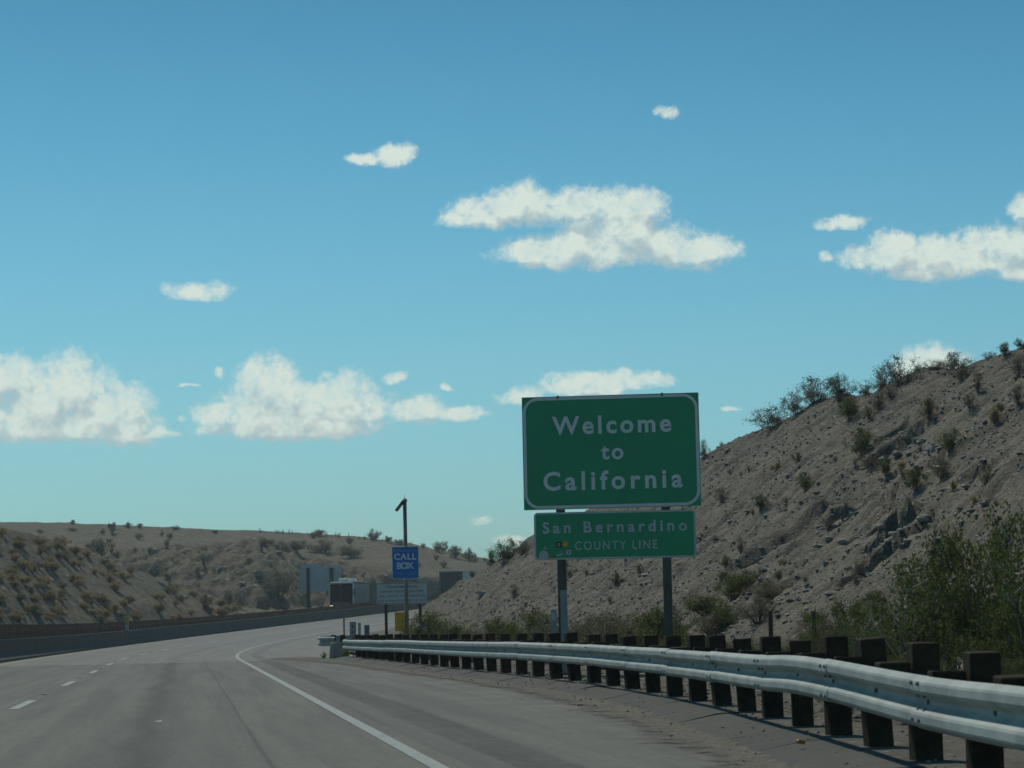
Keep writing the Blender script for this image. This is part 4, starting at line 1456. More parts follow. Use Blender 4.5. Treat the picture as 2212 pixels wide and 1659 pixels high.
# grit and small stones along the foot of the rail
gp, gs = [], []
for i in range(3000):
    l = rng.uniform(3, 60); p, d = rail_at(l); rt = Vector((d.y, -d.x, 0))
    u = float(rng.uniform(-0.40, 1.7)) if i % 8 else float(rng.normal(-0.60, 0.25))
    q = p + rt * u
    z_ = 0.09 if u > -0.1 else (0.02 if u < -0.45 else 0.02 + (u + 0.45) * 0.2)
    r_ = 0.005 + 0.018 * float(rng.uniform()) ** 4
    gp.append((q.x, q.y, z_ + r_ * 0.3)); gs.append(r_)
tag(stones('rail_foot_gravel', np.array(gp), np.array(gs), MA['rock']), kind='stuff')

# dike of concrete kerb slabs in front of the posts
kerb = empty('kerb', (0, 0, 0)); tag(kerb, kind='structure')
l = 0.3
while l < LT - 0.2:
    a, b = l, min(l + 1.93, LT)
    pts, dirs = [], []
    for i in range(4):
        p, d = rail_at(a + (b - a) * i / 3); p.z = 0.0
        pts.append(p); dirs.append(d)
    w0 = 0.62 + jit(0.02)
    hgt = 0.10 + jit(0.008)
    prof = [(-w0 + 0.10, -0.02), (-w0 + 0.10, 0.012), (-w0 + 0.22, 0.035), (-0.12, hgt - 0.01), (-0.04, hgt), (0.12, hgt), (0.18, -0.02)]
    vs, fs = [], []
    n_ = len(prof)
    for p, d in zip(pts, dirs):
        rt = Vector((d.y, -d.x, 0))
        for (u, z) in prof: vs.append(p + rt * u + Vector((0, 0, z)))
    for i in range(3):
        for k_ in range(n_):
            q, r2 = i * n_ + k_, i * n_ + (k_ + 1) % n_
            fs.append((q, q + n_, r2 + n_, r2))
    fs.append(tuple(range(n_))); fs.append(tuple(reversed(range(3 * n_, 4 * n_))))
    link('kerb_slab', pydata('kerb_slab', vs, fs), kerb, MA['kerb'])
    l += 1.95
# earth filling behind the kerb, under the posts
vs, fs = [], []
NB = 90
offs_ = [0.10, 0.3, 0.7, 1.4, 2.4, 3.4]
for i in range(NB):
    p, d = rail_at(0.2 + (LT - 0.3) * i / (NB - 1))
    rt = Vector((d.y, -d.x, 0))
    for j, u in enumerate(offs_):
        z = 0.088 + 0.018 * mnoise.noise(Vector((p.x + u, p.y, 0)) * 1.5) * (1 if 0 < j < 5 else 0.2)
        if j == 5: z = 0.03
        q = p + rt * u
        vs.append((q.x, q.y, z))
for i in range(NB - 1):
    for j in range(5):
        a = i * 6 + j
        fs.append((a, a + 1, a + 7, a + 6))
tag(link('verge', pydata('verge', vs, fs, True), None, MA['ground']), kind='structure')

# pale sand washed against the kerb
vs, fs = [], []
NB = 260
uvs = []
for i in range(NB):
    l = 3.0 + (LT - 3.2) * i / (NB - 1)
    p, d = rail_at(l); rt = Vector((d.y, -d.x, 0))
    n1 = mnoise.fractal(Vector((l * 0.23, 3.1, 0)), 1.0, 2.0, 4)
    n2 = mnoise.fractal(Vector((l * 0.9, 9.1, 0)), 1.0, 2.0, 4)
    wd_ = 0.42 + 0.30 * n1 + 0.10 * n2 + (0.22 if p.y > 22 else 0) + 0.9 * max(0, (p.y - 70) / 12)
    for u, z, fd in ((-0.44, 0.040, 0.75), (-0.56, 0.016, 0.1), (-0.56 - max(wd_, 0.10) * 1.6, 0.009, 1.0)):
        q = p + rt * u; vs.append((q.x, q.y, z)); uvs.append(fd)
for i in range(NB - 1):
    for j in range(2):
        a = i * 3 + j
        fs.append((a, a + 3, a + 4, a + 1))
sme = pydata('sand_drift', vs, fs, True); set_fade(sme, uvs)
tag(link('sand_drift', sme, None, MA['sand']), kind='structure')
# sand fan at the end of the rail
vs = [(0, 0, 0.010)]
for i in range(40):
    a = 2 * math.pi * i / 40
    r_ = 1 + 0.25 * mnoise.noise(Vector((math.cos(a) * 2, math.sin(a) * 2, 4.4)))
    vs.append((math.cos(a) * 2.0 * r_, math.sin(a) * 8.5 * r_, 0.010))
fs = [(0, i + 1, (i + 1) % 40 + 1) for i in range(40)]
sme = pydata('sand_patch', vs, fs); set_fade(sme, [0.0] + [1.0] * 40)
o = link('sand_patch', sme, None, MA['sand']); o.location = (-7.2, 85.0, 0.0); o.rotation_euler = (0, 0, 0.13); tag(o, kind='structure')


# ------------------------------------------------------------------ lettering
def text_mesh(txt, cap, width=None, bold=0.0, spacing=1.0, name='lettering', xs=1.0):
    """flat extruded lettering, centred in x, baseline at 0; cap = capital height in metres; returns mesh in x/z plane facing -y"""
    def make(sp):
        cu = bpy.data.curves.new('t', 'FONT')
        cu.body = txt; cu.size = 1.0; cu.offset = bold; cu.space_character = sp
        cu.align_x = 'LEFT'; cu.resolution_u = 4; cu.extrude = 0.0
        o = bpy.data.objects.new('t', cu); COL.objects.link(o)
        dg = bpy.context.evaluated_depsgraph_get()
        me = bpy.data.meshes.new_from_object(o.evaluated_get(dg))
        bpy.data.objects.remove(o)
        V = np.zeros(len(me.vertices) * 3, np.float32); me.vertices.foreach_get('co', V)
        return me, V.reshape(-1, 3)
    me, V = make(1.0)
    k_ = cap / 0.72
    sp = 1.0
    if width:
        w1 = (V[:, 0].max() - V[:, 0].min()) * k_ * xs
        me2, V2 = make(1.5)
        w2 = (V2[:, 0].max() - V2[:, 0].min()) * k_ * xs
        if abs(w2 - w1) > 1e-6: sp = 1.0 + 0.5 * (width - w1) / (w2 - w1)
        me, V = make(max(sp, 0.7))
    V = V * k_
    V[:, 0] *= xs
    V[:, 0] -= (V[:, 0].max() + V[:, 0].min()) / 2
    out = np.stack([V[:, 0], 0 * V[:, 0], V[:, 1]], -1)
    me.vertices.foreach_set('co', out.astype(np.float32).ravel())
    me.name = name
    me.update()
    me.materials.clear()
    return me


def split_letters(me):
    """one mesh per letter (i keeps its dot)"""
    n = len(me.vertices)
    par = list(range(n))

    def fd(a):
        while par[a] != a: par[a] = par[par[a]]; a = par[a]
        return a
    for e in me.edges:
        a, b = fd(e.vertices[0]), fd(e.vertices[1])
        if a != b: par[a] = b
    comp = {}
    for i in range(n): comp.setdefault(fd(i), []).append(i)
    X = [v.co.x for v in me.vertices]
    items = sorted([[min(X[i] for i in c), max(X[i] for i in c), c] for c in comp.values()])
    mer = []
    for a, b, c in items:
        if mer and a < mer[-1][1] - 0.25 * min(b - a, mer[-1][1] - mer[-1][0]): mer[-1][1] = max(b, mer[-1][1]); mer[-1][2] += c
        else: mer.append([a, b, list(c)])
    out = []
    for a, b, c in mer:
        cs_ = set(c); mp_ = {v: i for i, v in enumerate(c)}
        fs_ = [tuple(mp_[v] for v in p_.vertices) for p_ in me.polygons if p_.vertices[0] in cs_]
        out.append(pydata('letter', [me.vertices[v].co for v in c], fs_))
    return out


def rrect(w_, h_, r_, n=8):
    pts = []
    for cx, cz, a0 in ((w_ / 2 - r_, h_ / 2 - r_, 0), (-w_ / 2 + r_, h_ / 2 - r_, 90), (-w_ / 2 + r_, -h_ / 2 + r_, 180), (w_ / 2 - r_, -h_ / 2 + r_, 270)):
        for i in range(n + 1):
            a = R(a0 + 90 * i / n); pts.append((cx + r_ * math.cos(a), cz + r_ * math.sin(a)))
    return pts


def ring_mesh(w_, h_, r_, t, y, n=8):
    o_ = rrect(w_, h_, r_, n); i_ = rrect(w_ - 2 * t, h_ - 2 * t, max(r_ - t, 0.01), n)
    m_ = len(o_)
    vs = [(x, y, z) for x, z in o_] + [(x, y, z) for x, z in i_]
    fs = [(k_, (k_ + 1) % m_, m_ + (k_ + 1) % m_, m_ + k_) for k_ in range(m_)]
    return vs, fs


def plate(w_, h_, r_, t, n=6):
    """rounded plate, front face at y=-t/2"""
    o_ = rrect(w_, h_, r_, n); m_ = len(o_)
    vs = [(x, -t / 2, z) for x, z in o_] + [(x, t / 2, z) for x, z in o_]
    fs = [tuple(reversed(range(m_))), tuple(range(m_, 2 * m_))]
    fs += [(k_, (k_ + 1) % m_, m_ + (k_ + 1) % m_, m_ + k_) for k_ in range(m_)]
    return vs, fs


def part(name, vf, mat, parent, loc=(0, 0, 0), rot=(0, 0, 0), label=None):
    me = pydata(name, vf[0], vf[1]) if isinstance(vf, tuple) else vf
    o = link(name, me, parent, mat); o.location = loc; o.rotation_euler = rot
    if label: o['label'] = label
    return o


# ------------------------------------------------------------------ welcome sign
SY = 46.0
yaw = R(-5.5)        # turned a little towards the road
sgn = empty('welcome_sign', (1.775, SY, 0.1), yaw)
tag(sgn, 'big green Welcome to California sign with San Bernardino county line panel below, on two posts', 'road sign')
ZB = 3.08 - 0.1
PW, PH = 3.22, 2.06
pc = ZB + PH / 2
up = part('welcome_panel', plate(PW, PH, 0.012, 0.035), MA['alu'], sgn, (0, 0, pc))
face = part('panel_face', plate(PW - 0.02, PH - 0.02, 0.012, 0.006), MA['sign_green'], up, (0, -0.0215, 0))
part('border', ring_mesh(PW - 0.035, PH - 0.035, 0.27, 0.052, -0.0275, 12), MA['sign_white'], up)
zt = PH / 2
for txt, cap, wd_, base in (('Welcome', 0.325, 2.17, 0.69), ('to', 0.29, 0.41, 1.165), ('California', 0.335, 2.53, 1.705)):
    for me in split_letters(text_mesh(txt, cap, wd_, bold=0.026)):
        part('letter', me, MA['sign_white'], up, (0.02, -0.0275, zt - base))
for x in (-0.95, 0.95):   # panel clips on the top edge
    mb = MB(); mb.box(x - 0.02, x + 0.02, -0.03, 0.0, zt - 0.05, zt + 0.012)
    mb.build('clip', MA['galv_dark'], up)
LW, LH = 2.93, 0.86
lc = ZB - 0.055 - LH / 2
lo = part('county_panel', plate(LW, LH, 0.07, 0.03), MA['alu'], sgn, (0.03, 0, lc), (0, R(0.15), 0))
part('panel_face', plate(LW - 0.015, LH - 0.015, 0.065, 0.006), MA['sign_green'], lo, (0, -0.0185, 0))
part('border', ring_mesh(LW - 0.02, LH - 0.02, 0.065, 0.024, -0.0245), MA['letter_dim'], lo)
for me in split_letters(text_mesh('San Bernardino', 0.205, 2.62, bold=0.024)): part('letter', me, MA['letter_dim'], lo, (0.0, -0.0245, LH / 2 - 0.375))
for me in split_letters(text_mesh('COUNTY LINE', 0.160, 1.49, bold=0.008, xs=0.85)): part('letter', me, MA['letter_dim'], lo, (0.02, -0.0245, LH / 2 - 0.69))


def disc(r_, y, n=18, sq=1.0):
    vs = [(0, y, 0)] + [(r_ * math.cos(2 * math.pi * i / n), y, r_ * sq * math.sin(2 * math.pi * i / n)) for i in range(n)]
    return vs, [(0, (i + 1) % n + 1, i + 1) for i in range(n)]


def quadp(w_, h_, y): return [(-w_ / 2, y, -h_ / 2), (w_ / 2, y, -h_ / 2), (w_ / 2, y, h_ / 2), (-w_ / 2, y, h_ / 2)], [(0, 1, 2, 3)]


def star(r_, y, k_=5, inner=0.42):
    vs = [(0, y, 0)]
    for i in range(2 * k_):
        rr = r_ if i % 2 == 0 else r_ * inner
        a = math.pi / 2 + math.pi * i / k_; vs.append((rr * math.cos(a), y, rr * math.sin(a)))
    return vs, [(0, (i + 1) % (2 * k_) + 1, i + 1) for i in range(2 * k_)]


def sx(zx): return (zx - 638) / 995 * LW
def sz_(zy): return LH / 2 - (zy - 795) / 285 * LH


part('sticker', disc(0.088, -0.027), MA['letter_dim'], lo, (sx(197), 0, sz_(1052)), label='round silver badge sticker in the lower left corner')
part('sticker', star(0.06, -0.030), MA['galv_dark'], lo, (sx(197), 0, sz_(1052)), label='dark star inside the round badge')
part('sticker', disc(0.034, -0.0325), MA['letter_dim'], lo, (sx(197), 0, sz_(1052)), label='light centre of the round badge')
part('sticker', star(0.045, -0.027, 3, 0.35), MA['letter_dim'], lo, (sx(208), 0, sz_(1008)), label='small white arrow-shaped sticker above the badge')
part('sticker', quadp(0.11, 0.105, -0.027), MA['black'], lo, (sx(292), 0, sz_(990)), (0, R(4), 0), label='black square sticker')
part('sticker', ring_mesh(0.05, 0.06, 0.02, 0.012, -0.030, 4), MA['letter_dim'], lo, (sx(292), 0, sz_(990)), label='light mark on the black square sticker')
part('sticker', quadp(0.085, 0.085, -0.029), MA['yellow_box'], lo, (sx(333), 0, sz_(986)), (0, R(38), 0), label='yellow diamond sticker')
part('sticker', quadp(0.085, 0.05, -0.027), MA['orange'], lo, (sx(243), 0, sz_(1056)), label='orange sticker beside the badge')
part('sticker', quadp(0.12, 0.026, -0.027), MA['letter_dim'], lo, (sx(297), 0, sz_(1050)), (0, R(-14), 0), label='thin slanting silver sticker')
part('sticker', quadp(0.085, 0.085, -0.027), MA['letter_dim'], lo, (sx(352), 0, sz_(1036)), label='white square sticker')
part('sticker', disc(0.022, -0.030, 8), MA['blue_gray'], lo, (sx(352), 0, sz_(1036)), label='dark dot on the white square sticker')
for xx in (-0.955, 0.955):
    mb = MB(); mb.box(xx - 0.076, xx + 0.076, 0.022, 0.222, -0.2, ZB + PH - 0.25, 0.006)
    mb.build('post', MA['post_wood'], sgn)
mb = MB(); mb.box(-0.062, 0.062, 0.0, 0.014, 0.0, 1.50, 0.004)
mb.build('marker_board', MA['grey_board'], sgn, loc=(-0.925, 0.004, 0.02))


# paddle markers behind the rail
def paddle(px, Y, z1, wd_, lab, mat='grey_board'):
    X = (px - 1106) / FPX * Y
    root = empty('delineator', (X, Y, 0.08), R(-5))
    tag(root, lab, 'delineator', 'roadside delineators')
    mb = MB(); mb.box(-wd_ / 2, wd_ / 2, -0.008, 0.008, 0, z1, 0.004); mb.build('paddle', MA[mat], root)
    mb = MB(); mb.box(-wd_ * 0.38, wd_ * 0.38, -0.012, -0.0085, z1 - 0.18, z1 - 0.05); mb.build('reflector', MA['white_plastic'], root)
    return root


paddle(1185, 44.0, 1.18, 0.095, 'grey paddle delineator standing just left of the welcome sign post')
paddle(899, 72.0, 1.10, 0.12, 'grey paddle delineator right of the call box pole')


# three object markers at the end of the rail
def marker(px, Y, y0, y1, wpx, mat, lab, marks=None):
    sc = Y / FPX
    X = (px - 1106) * sc
    hor = HOR(px)
    zt_ = 1.05 + (hor - y0) * sc; zb_ = 1.05 + (hor - y1) * sc
    root = empty('object_marker', (X, Y, 0.0)); tag(root, lab, 'marker', 'markers at the end of the rail')
    mb = MB(); mb.box(-wpx * sc / 2, wpx * sc / 2, -0.01, 0.01, zb_, zt_, 0.004); mb.build('plate', MA[mat], root)
    mb = MB(); mb.box(-0.02, 0.02, 0.0105, 0.05, 0.0, zt_ - 0.05); mb.build('post', MA['galv_dark'], root)
    if marks:
        for i in range(3):
            mb = MB(); zc = zt_ - (zt_ - zb_) * (0.25 + 0.27 * i)
            mb.box(-0.035, 0.035, -0.016, -0.0105, zc - 0.04, zc + 0.04); mb.build('reflector', MA[marks], root)


marker(753, 84.0, 1343, 1386, 14, 'grey_board', 'grey marker plate with three red reflectors at the rail end', 'red')
marker(767, 86.5, 1345, 1384, 6, 'grey_board', 'narrow grey marker post between the two plates')
marker(783, 88.0, 1350, 1378, 11, 'blue_gray', 'blue-grey marker plate right of the red reflector one')
mb = MB(); mb.box(-0.03, 0.03, -0.03, 0.03, 0, 1.35, 0.004)
o = mb.build('marker_post', MA['galv_dark'], loc=((734 - 1106) / FPX * 96, 96, 0.0)); tag(o, 'thin dark post standing left of the marker plates', 'post')

# ------------------------------------------------------------------ call box
CY = 75.0
cs = CY / FPX
cb = empty('call_box', ((869 - 1106) * cs, CY, 0.08), R(-4)); tag(cb, 'yellow call box on a tall pole with blue CALL BOX sign and solar panel', 'call box')
mb = MB(); mb.tube([(0, 0, -0.2), (0, 0, 2.0), (0, 0, 4.62)], [0.066, 0.060, 0.055], n=10); mb.build('pole', MA['steel_pole'], cb, True)
mb = MB(); mb.tube([(0, 0, 4.6), (0, 0, 4.66), (0, 0, 4.70)], [0.075, 0.07, 0.03], n=10); mb.tube([(0, 0, 4.68), (0, 0, 4.80)], 0.008, n=5); mb.build('antenna', MA['steel_pole'], cb)
mb = MB(); mb.box(-0.24, 0.24, -0.02, 0.02, -0.02, 0.34, 0.005)
mp = Matrix.Translation((-0.26, 0.0, 4.33)) @ Matrix.Rotation(R(38), 4, 'Y') @ Matrix.Rotation(R(90), 4, 'Z')
mb2 = MB(); mb2.box(-0.2, 0.2, -0.025, 0.025, 0.0, 0.36, 0.006, mat=mp); mb2.build('solar_panel', MA['solar'], cb)
mb2 = MB(); mb2.tube([(0, 0, 4.55), (-0.12, 0, 4.50)], 0.02, n=6); mb2.build('bracket', MA['steel_pole'], cb)
BW, BH = 0.79, 0.95
bz = 1.05 + (1350 - 1216.5) * cs - 0.08
bs = part('sign_panel', plate(BW, BH, 0.03, 0.012), MA['blue_letter'], cb, (0, -0.10, bz))
part('panel_face', plate(BW - 0.03, BH - 0.03, 0.02, 0.004), MA['sign_blue'], bs, (0, -0.009, 0))
for txt, cap, wd_, z_, mm, bd in (('SAN BERNARDINO COUNTY', 0.052, 0.62, 0.325, 'blue_letter_dim', 0.01), ('CALL', 0.185, 0.66, 0.09, 'blue_letter', 0.032), ('BOX', 0.185, 0.50, -0.175, 'blue_letter', 0.032), ('40', 0.085, 0.13, -0.355, 'blue_letter_dim', 0.005), ('1547', 0.085, 0.26, -0.355, 'blue_letter_dim', 0.005)):
    for me in (split_letters(text_mesh(txt, cap, wd_, bold=bd)) if cap > 0.1 else [text_mesh(txt, cap, wd_, bold=bd)]): part('letter' if cap > 0.1 else 'lettering', me, MA[mm], bs, ({'40': -0.18, '1547': 0.20}.get(txt, 0), -0.0125, z_))
bx = MB(); bx.box(-0.135, 0.135, -0.14, 0.02, 0.0, 0.56, 0.015)
by = bx.build('phone_box', MA['yellow_box'], cb, loc=(-0.20, -0.02, 0.80))
mb = MB(); mb.box(-0.115, 0.115, -0.149, -0.1405, 0.03, 0.50, 0.003); mb.build('door', MA['yellow_box'], by)
mb = MB(); mb.box(0.08, 0.10, -0.160, -0.1495, 0.22, 0.32); mb.build('handle', MA['galv_dark'], by)

# ------------------------------------------------------------------ info sign
IY = 95.0
isc = IY / FPX
inf = empty('info_sign', ((860 - 1106) * isc, IY, 0.0), R(-4)); tag(inf, 'white information sign with four lines of black text behind the call box', 'road sign')
IW, IH = 1.95, 0.80
iz = 1.05 + (1350.6 - 1282.5) * isc
ip = part('sign_panel', plate(IW, IH, 0.05, 0.02), MA['info_white'], inf, (0, 0, iz))
part('border', ring_mesh(IW - 0.04, IH - 0.04, 0.045, 0.018, -0.0135), MA['black'], ip)
for i, (t_, wd_) in enumerate((('FOR INFORMATION ON', 1.15), ('HIGHWAY ROUTE CONDITIONS', 1.62), ('CALL DEPT OF TRANSPORTATION', 1.74), ('SAN BERNARDINO 909 383 4631', 1.82))):
    part('lettering', text_mesh(t_, 0.092, wd_, bold=0.008, xs=0.8), MA['black'], ip, (0, -0.0135, 0.20 - 0.172 * i))
for x in (-0.62, 0.66):
    mb = MB(); mb.box(x - 0.05, x + 0.05, 0.012, 0.11, -0.1, iz + IH / 2 - 0.08, 0.005); mb.build('post', MA['brown_wood'], inf)

# fence stakes behind the rail at right
for (px, lab) in ((1651, 'dark fence stake left of the other, behind the guardrail'), (1744, 'dark fence stake nearer the tall bushes, behind the guardrail')):
    p = drop((px - 1106) / FPX * 46, 46)
    mb = MB(); mb.box(-0.038, 0.038, -0.038, 0.038, -0.2, 1.05 + (HOR(px) - 1320) * 46 / FPX - p.z, 0.004)
    o = mb.build('fence_stake', MA['brown_wood'], loc=p); tag(o, lab, 'fence post', 'fence stakes behind the guardrail')

# ------------------------------------------------------------------ median barrier and rusty rail
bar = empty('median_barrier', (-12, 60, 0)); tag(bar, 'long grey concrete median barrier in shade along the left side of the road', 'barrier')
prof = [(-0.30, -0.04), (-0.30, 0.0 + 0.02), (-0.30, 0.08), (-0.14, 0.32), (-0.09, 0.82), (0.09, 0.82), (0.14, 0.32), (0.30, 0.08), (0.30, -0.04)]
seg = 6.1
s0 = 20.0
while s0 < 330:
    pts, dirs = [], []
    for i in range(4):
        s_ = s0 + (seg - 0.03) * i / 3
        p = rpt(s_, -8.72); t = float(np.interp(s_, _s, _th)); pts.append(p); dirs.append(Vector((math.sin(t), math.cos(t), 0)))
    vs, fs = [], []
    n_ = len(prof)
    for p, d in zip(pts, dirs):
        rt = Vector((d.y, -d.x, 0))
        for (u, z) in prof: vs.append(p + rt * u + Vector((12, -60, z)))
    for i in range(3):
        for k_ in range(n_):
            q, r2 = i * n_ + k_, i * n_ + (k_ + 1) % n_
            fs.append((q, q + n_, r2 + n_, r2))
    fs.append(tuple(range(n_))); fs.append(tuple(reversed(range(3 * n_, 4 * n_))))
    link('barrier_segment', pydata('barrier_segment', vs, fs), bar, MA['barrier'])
    # small caps that catch the light
    s0 += seg
rr = empty('rusty_rail', (-12, 60, 0)); tag(rr, 'dark brown weathering steel rail running right behind the concrete median barrier', 'guardrail')
s0 = 20.0
mb = MB(); mb.box(-0.06, 0.06, -0.06, 0.06, 0.0, 1.25, 0.005); rp_me = mb.mesh('post'); rp_me.materials.append(MA['rust'])
while s0 < 330:
    pts, dirs = [], []
    for i in range(5):
        s_ = s0 + 7.62 * i / 4
        p = rpt(s_, -9.25, 0.0); t = float(np.interp(s_, _s, _th)); pts.append(p + Vector((12, -60, 0)) + Vector((0, 0, 0))); dirs.append(Vector((math.sin(t), math.cos(t), 0)))
    top = 1.42 + (-0.20) * min(max((s0 - 90) / 140, 0), 1)
    H_ = 0.86
    pr = []
    for i in range(13):
        z = H_ * i / 12
        pr.append((0.012 + 0.012 * math.cos(6 * math.pi * z / H_), z + top - H_))
    pr = pr + [(u - 0.012, z) for u, z in reversed(pr)]
    vs, fs = sweep(pr, pts, dirs)
    link('rail_beam', pydata('rail_beam', vs, fs, False), rr, MA['rust'])
    for q in (0.2, 4.0):
        p = rpt(s0 + q, -9.40) + Vector((12, -60, 0))
        o = link('post', rp_me, rr); o.location = p; o.scale = (1, 1, (top - 0.1) / 1.25)
    s0 += 7.6
p = rpt(150.0, -8.72, 0.82)
dl = empty('delineator', p, 0); tag(dl, 'yellow and white delineator on top of the median barrier', 'delineator')
mb = MB(); mb.box(-0.10, 0.10, -0.05, 0.05, 0.001, 0.34, 0.01); mb.build('base', MA['white_plastic'], dl)
mb = MB(); mb.box(-0.12, 0.12, -0.04, 0.04, 0.342, 0.84, 0.01); mb.build('reflector', MA['yellow_pl'], dl)
d_off = 0

# raised pavement markers on the lane line (little bright dots)
mb = MB(); mb.box(-0.05, 0.05, -0.05, 0.05, 0.0, 0.016, 0.006); rm = mb.mesh('road_stud'); rm.materials.append(MA['white_plastic'])
for k_ in range(0, 12):
    p = rpt(35.0 + 14.63 * k_ - 5.5, -4.2, 0.006)
    o = link('road_stud', rm); o.location = p; tag(o, '%s white raised stud from the camera between the lane dashes' % ORD[k_], 'road stud', 'raised studs on the lane line')
# litter on the shoulder
for (px, py, wd_, mt, lab) in [(1135, 1481, 0.05, 'white_plastic', 'white scrap lying on the shoulder, the right one of two'), (935, 1450, 0.05, 'white_plastic', 'white scrap lying on the shoulder near the rail end'),
                          (342, 1560, 0.04, 'white_plastic', 'white scrap lying in the right lane'), (1352, 1517, 0.07, 'rock', 'dark stone at the kerb foot'), (1866, 1592, 0.05, 'black', 'dark rubber scrap on the shoulder at the right'),
                          (1466, 1578, 0.05, 'black', 'dark rubber scrap farther out on the shoulder')]:
    d = ray(px, py); t = -EYE.z / d.z
    p = EYE + d * t
    vs = [(-wd_, -wd_ * 0.5, 0.002), (wd_, -wd_ * 0.7, 0.002), (wd_ * 1.1, wd_ * 0.6, 0.002), (-wd_ * 0.7, wd_ * 0.6, 0.002), (-wd_ * 0.9, -wd_ * 0.4, 0.006), (wd_ * 0.9, -wd_ * 0.6, 0.005), (wd_ * 1.0, wd_ * 0.5, 0.012), (-wd_ * 0.6, wd_ * 0.5, 0.009)]
    fs = [(3, 2, 1, 0), (4, 5, 6, 7), (0, 1, 5, 4), (1, 2, 6, 5), (2, 3, 7, 6), (3, 0, 4, 7)]
    o = link('litter', pydata('litter', vs, fs), None, MA[mt]); o.location = (p.x, p.y, 0.006); tag(o, lab, 'litter', 'scraps on the shoulder')
p, d = rail_at(float(np.interp(22.4, _ra[:, 1], _rc)))
mb = MB(); mb.box(-0.035, 0.035, -0.02, 0.02, 0.0, 0.03, 0.008)
o = mb.build('litter', MA['orange'], loc=(p.x - 0.12, p.y - 3.3, 0.105)); o.rotation_euler = (0, 0.15, 0.5); tag(o, 'orange wrapper lying in the shadow between the guardrail posts', 'litter', 'scraps on the shoulder')

# ------------------------------------------------------------------ coach
cy = 262.0
cth = float(np.interp(262, _s, _th))
cp = Vector(((729 - 1106) / FPX * cy, cy, float(zroad(262))))
co = empty('coach', cp, -cth - R(1.0)); tag(co, 'white coach with huge dark windshield coming towards us beyond the median', 'coach')
mb = MB(); mb.box(-1.27, 1.27, 0, 7.2, 0.45, 3.37, 0.30); mb.build('body', MA['coach_side'], co)
mb = MB(); mb.box(-1.29, -1.17, -0.03, 0.3, 0.7, 3.20, 0.05); mb.box(1.17, 1.29, -0.03, 0.3, 0.7, 3.20, 0.05); mb.box(-1.18, 1.18, -0.03, 0.4, 3.18, 3.40, 0.09); mb.build('front_frame', MA['coach_white'], co)
mb = MB(); mb.box(-1.19, 1.19, -0.06, 0.1, 1.0, 3.16, 0.06); mb.build('windshield', MA['coach_glass'], co)
mb = MB(); mb.box(-1.22, 1.22, -0.12, 0.15, 0.35, 1.0, 0.08); mb.build('bumper', MA['coach_grey'], co)
for x, nn in ((-1.0, 2), (1.0, 1)):
    mb = MB(); mb.box(x - 0.16, x + 0.16, -0.15, -0.125, 0.78, 0.96, 0.01); mb.build('headlight', MA['headlamp'], co)
mb = MB(); mb.box(-1.27, -1.12, -0.15, -0.125, 0.60, 0.76); mb.build('marker_light', MA['marker_lamp'], co)
for x0_, y0_ in ((-0.1, 1.2), (0.0, 3.4)):
    mb = MB(); mb.box(x0_ - 0.5, x0_ + 0.55, y0_, y0_ + 1.3, 3.36, 3.78, 0.12); mb.build('roof_unit', MA['coach_white'], co)
mb = MB(); mb.box(-1.2, 1.2, 0.5, 6.9, 3.355, 3.40, 0.02); mb.build('roof', MA['coach_white'], co)
for y0_ in (0.6, 2.2, 3.8, 5.4):
    mb = MB(); mb.box(1.275, 1.29, y0_, y0_ + 1.3, 1.75, 2.75, 0.004); mb.build('side_window', MA['coach_grey'], co)
for y0_ in (1.6, 5.6):
    for x in (-1.2, 1.12):
        mb = MB(); mb.tube([(x, y0_, 0.5), (x + 0.12, y0_, 0.5)], 0.5, n=16); mb.build('wheel', MA['tyre'], co)
for x in (-1.55, 1.32):
    mb = MB(); mb.box(x, x + 0.2, -0.15, -0.05, 2.0, 2.6, 0.03); mb.build('mirror', MA['coach_grey'], co)

mb = MB(); mb.box(-0.02, 0.02, -0.075, -0.062, 1.05, 3.1); mb.build('centre_bar', MA['coach_grey'], co)
mb = MB(); mb.box(-1.0, 1.0, -0.08, -0.062, 1.02, 1.30, 0.005); mb.build('dashboard_shade', MA['coach_grey'], co)
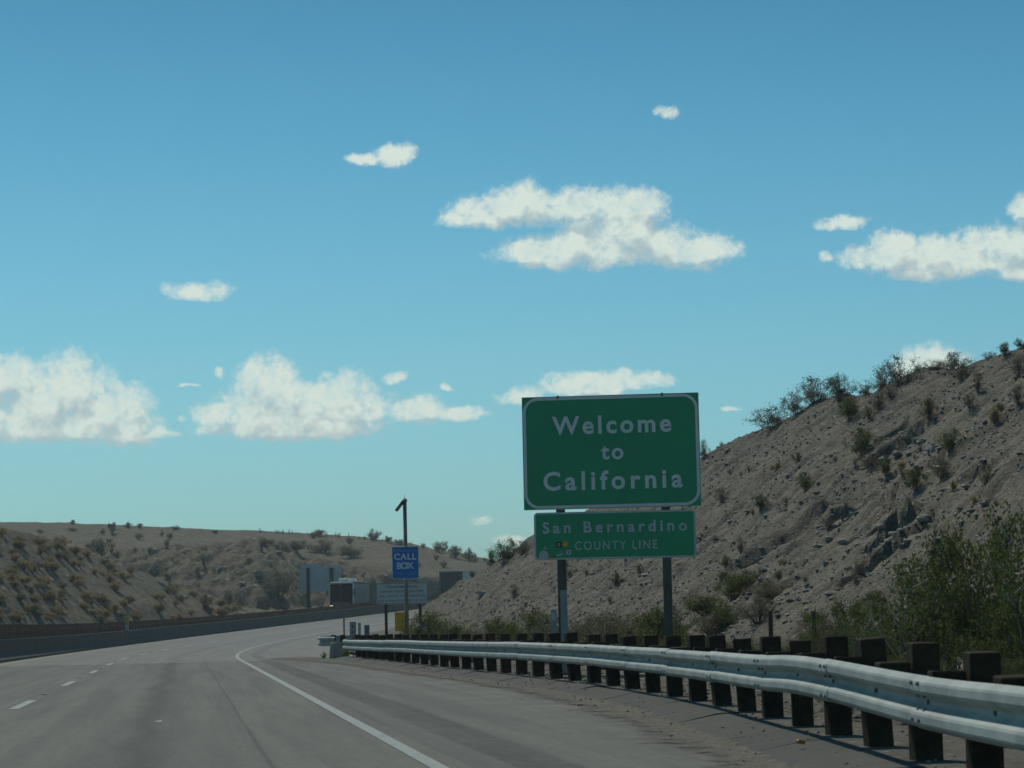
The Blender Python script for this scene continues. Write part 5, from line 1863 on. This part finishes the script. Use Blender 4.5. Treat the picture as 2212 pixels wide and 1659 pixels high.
# ------------------------------------------------------------------ trailer
ty = 274.0
tth = float(np.interp(274, _s, _th))
tp = Vector(((966 - 1106) / FPX * ty, ty, float(zroad(274))))
tr = empty('truck_trailer', tp, -tth - R(1.5)); tag(tr, 'pale box truck trailer with dark rear doors half hidden behind the hill', 'trailer')
mb = MB(); mb.box(-1.30, 1.30, 0.0, 15.0, 1.15, 4.12, 0.04); mb.build('box', MA['trailer_side'], tr)
mb = MB(); mb.box(-1.31, 1.31, -0.05, 0.0, 1.15, 1.3); mb.box(-1.31, -1.2, -0.05, -0.002, 1.3, 4.0); mb.box(1.2, 1.31, -0.05, -0.002, 1.3, 4.0); mb.box(-1.31, 1.31, -0.05, -0.002, 4.0, 4.13); mb.build('rear_frame', MA['trailer_frame'], tr)
for x in (-1.19, 0.01):
    mb = MB(); mb.box(x, x + 1.18, -0.03, -0.002, 1.31, 3.99, 0.01); d_ = mb.build('rear_door', MA['trailer_door'], tr)
    mb = MB(); mb.tube([(x + 0.45, -0.05, 1.35), (x + 0.45, -0.05, 3.95)], 0.02, n=5); mb.build('lock_bar', MA['galv_dark'], d_)
mb = MB(); mb.box(-1.31, 1.31, -0.06, 15.0, 4.125, 4.19, 0.01); mb.build('roof', MA['white_plastic'], tr)
for y0_ in (1.6, 2.9):
    for x in (-1.25, 0.95):
        mb = MB(); mb.tube([(x, y0_, 0.52), (x + 0.3, y0_, 0.52)], 0.52, n=16); mb.build('wheel', MA['tyre'], tr)
mb = MB(); mb.box(-0.5, 0.5, 0.3, 14.5, 0.85, 1.148); mb.build('chassis', MA['coach_grey'], tr)

# ------------------------------------------------------------------ blank sign back across the road
by_ = 300.0
bsc = by_ / FPX
bx_ = (685 - 1106) * bsc
zg = left_bvh.ray_cast(Vector((bx_, by_, 60)), Vector((0, 0, -1)), 200)[0]
zg = zg.z if zg else float(zroad(300))
sb = empty('guide_sign', (bx_, by_, zg), R(2)); tag(sb, 'large guide sign seen from its blank pale back on two brown posts', 'road sign')
hz = HOR(685)
zt_, zb_ = 1.05 + (hz - 1219) * bsc - zg, 1.05 + (hz - 1279) * bsc - zg
for i in range(4):
    x0_, x1_ = -2.45 + i * 1.225, -2.45 + (i + 1) * 1.225 - 0.01
    mb = MB(); mb.box(x0_, x1_, 0.0, 0.04, zb_, zt_ - (0.30 if i > 1 else 0.0), 0.005); mb.build('sign_panel', MA['sign_back'], sb)
for x in (-1.45, 1.28):
    mb = MB(); mb.box(x - 0.2, x + 0.2, -0.26, -0.003, -0.5, zt_ - 0.45, 0.02); mb.build('post', MA['brown_wood'], sb)
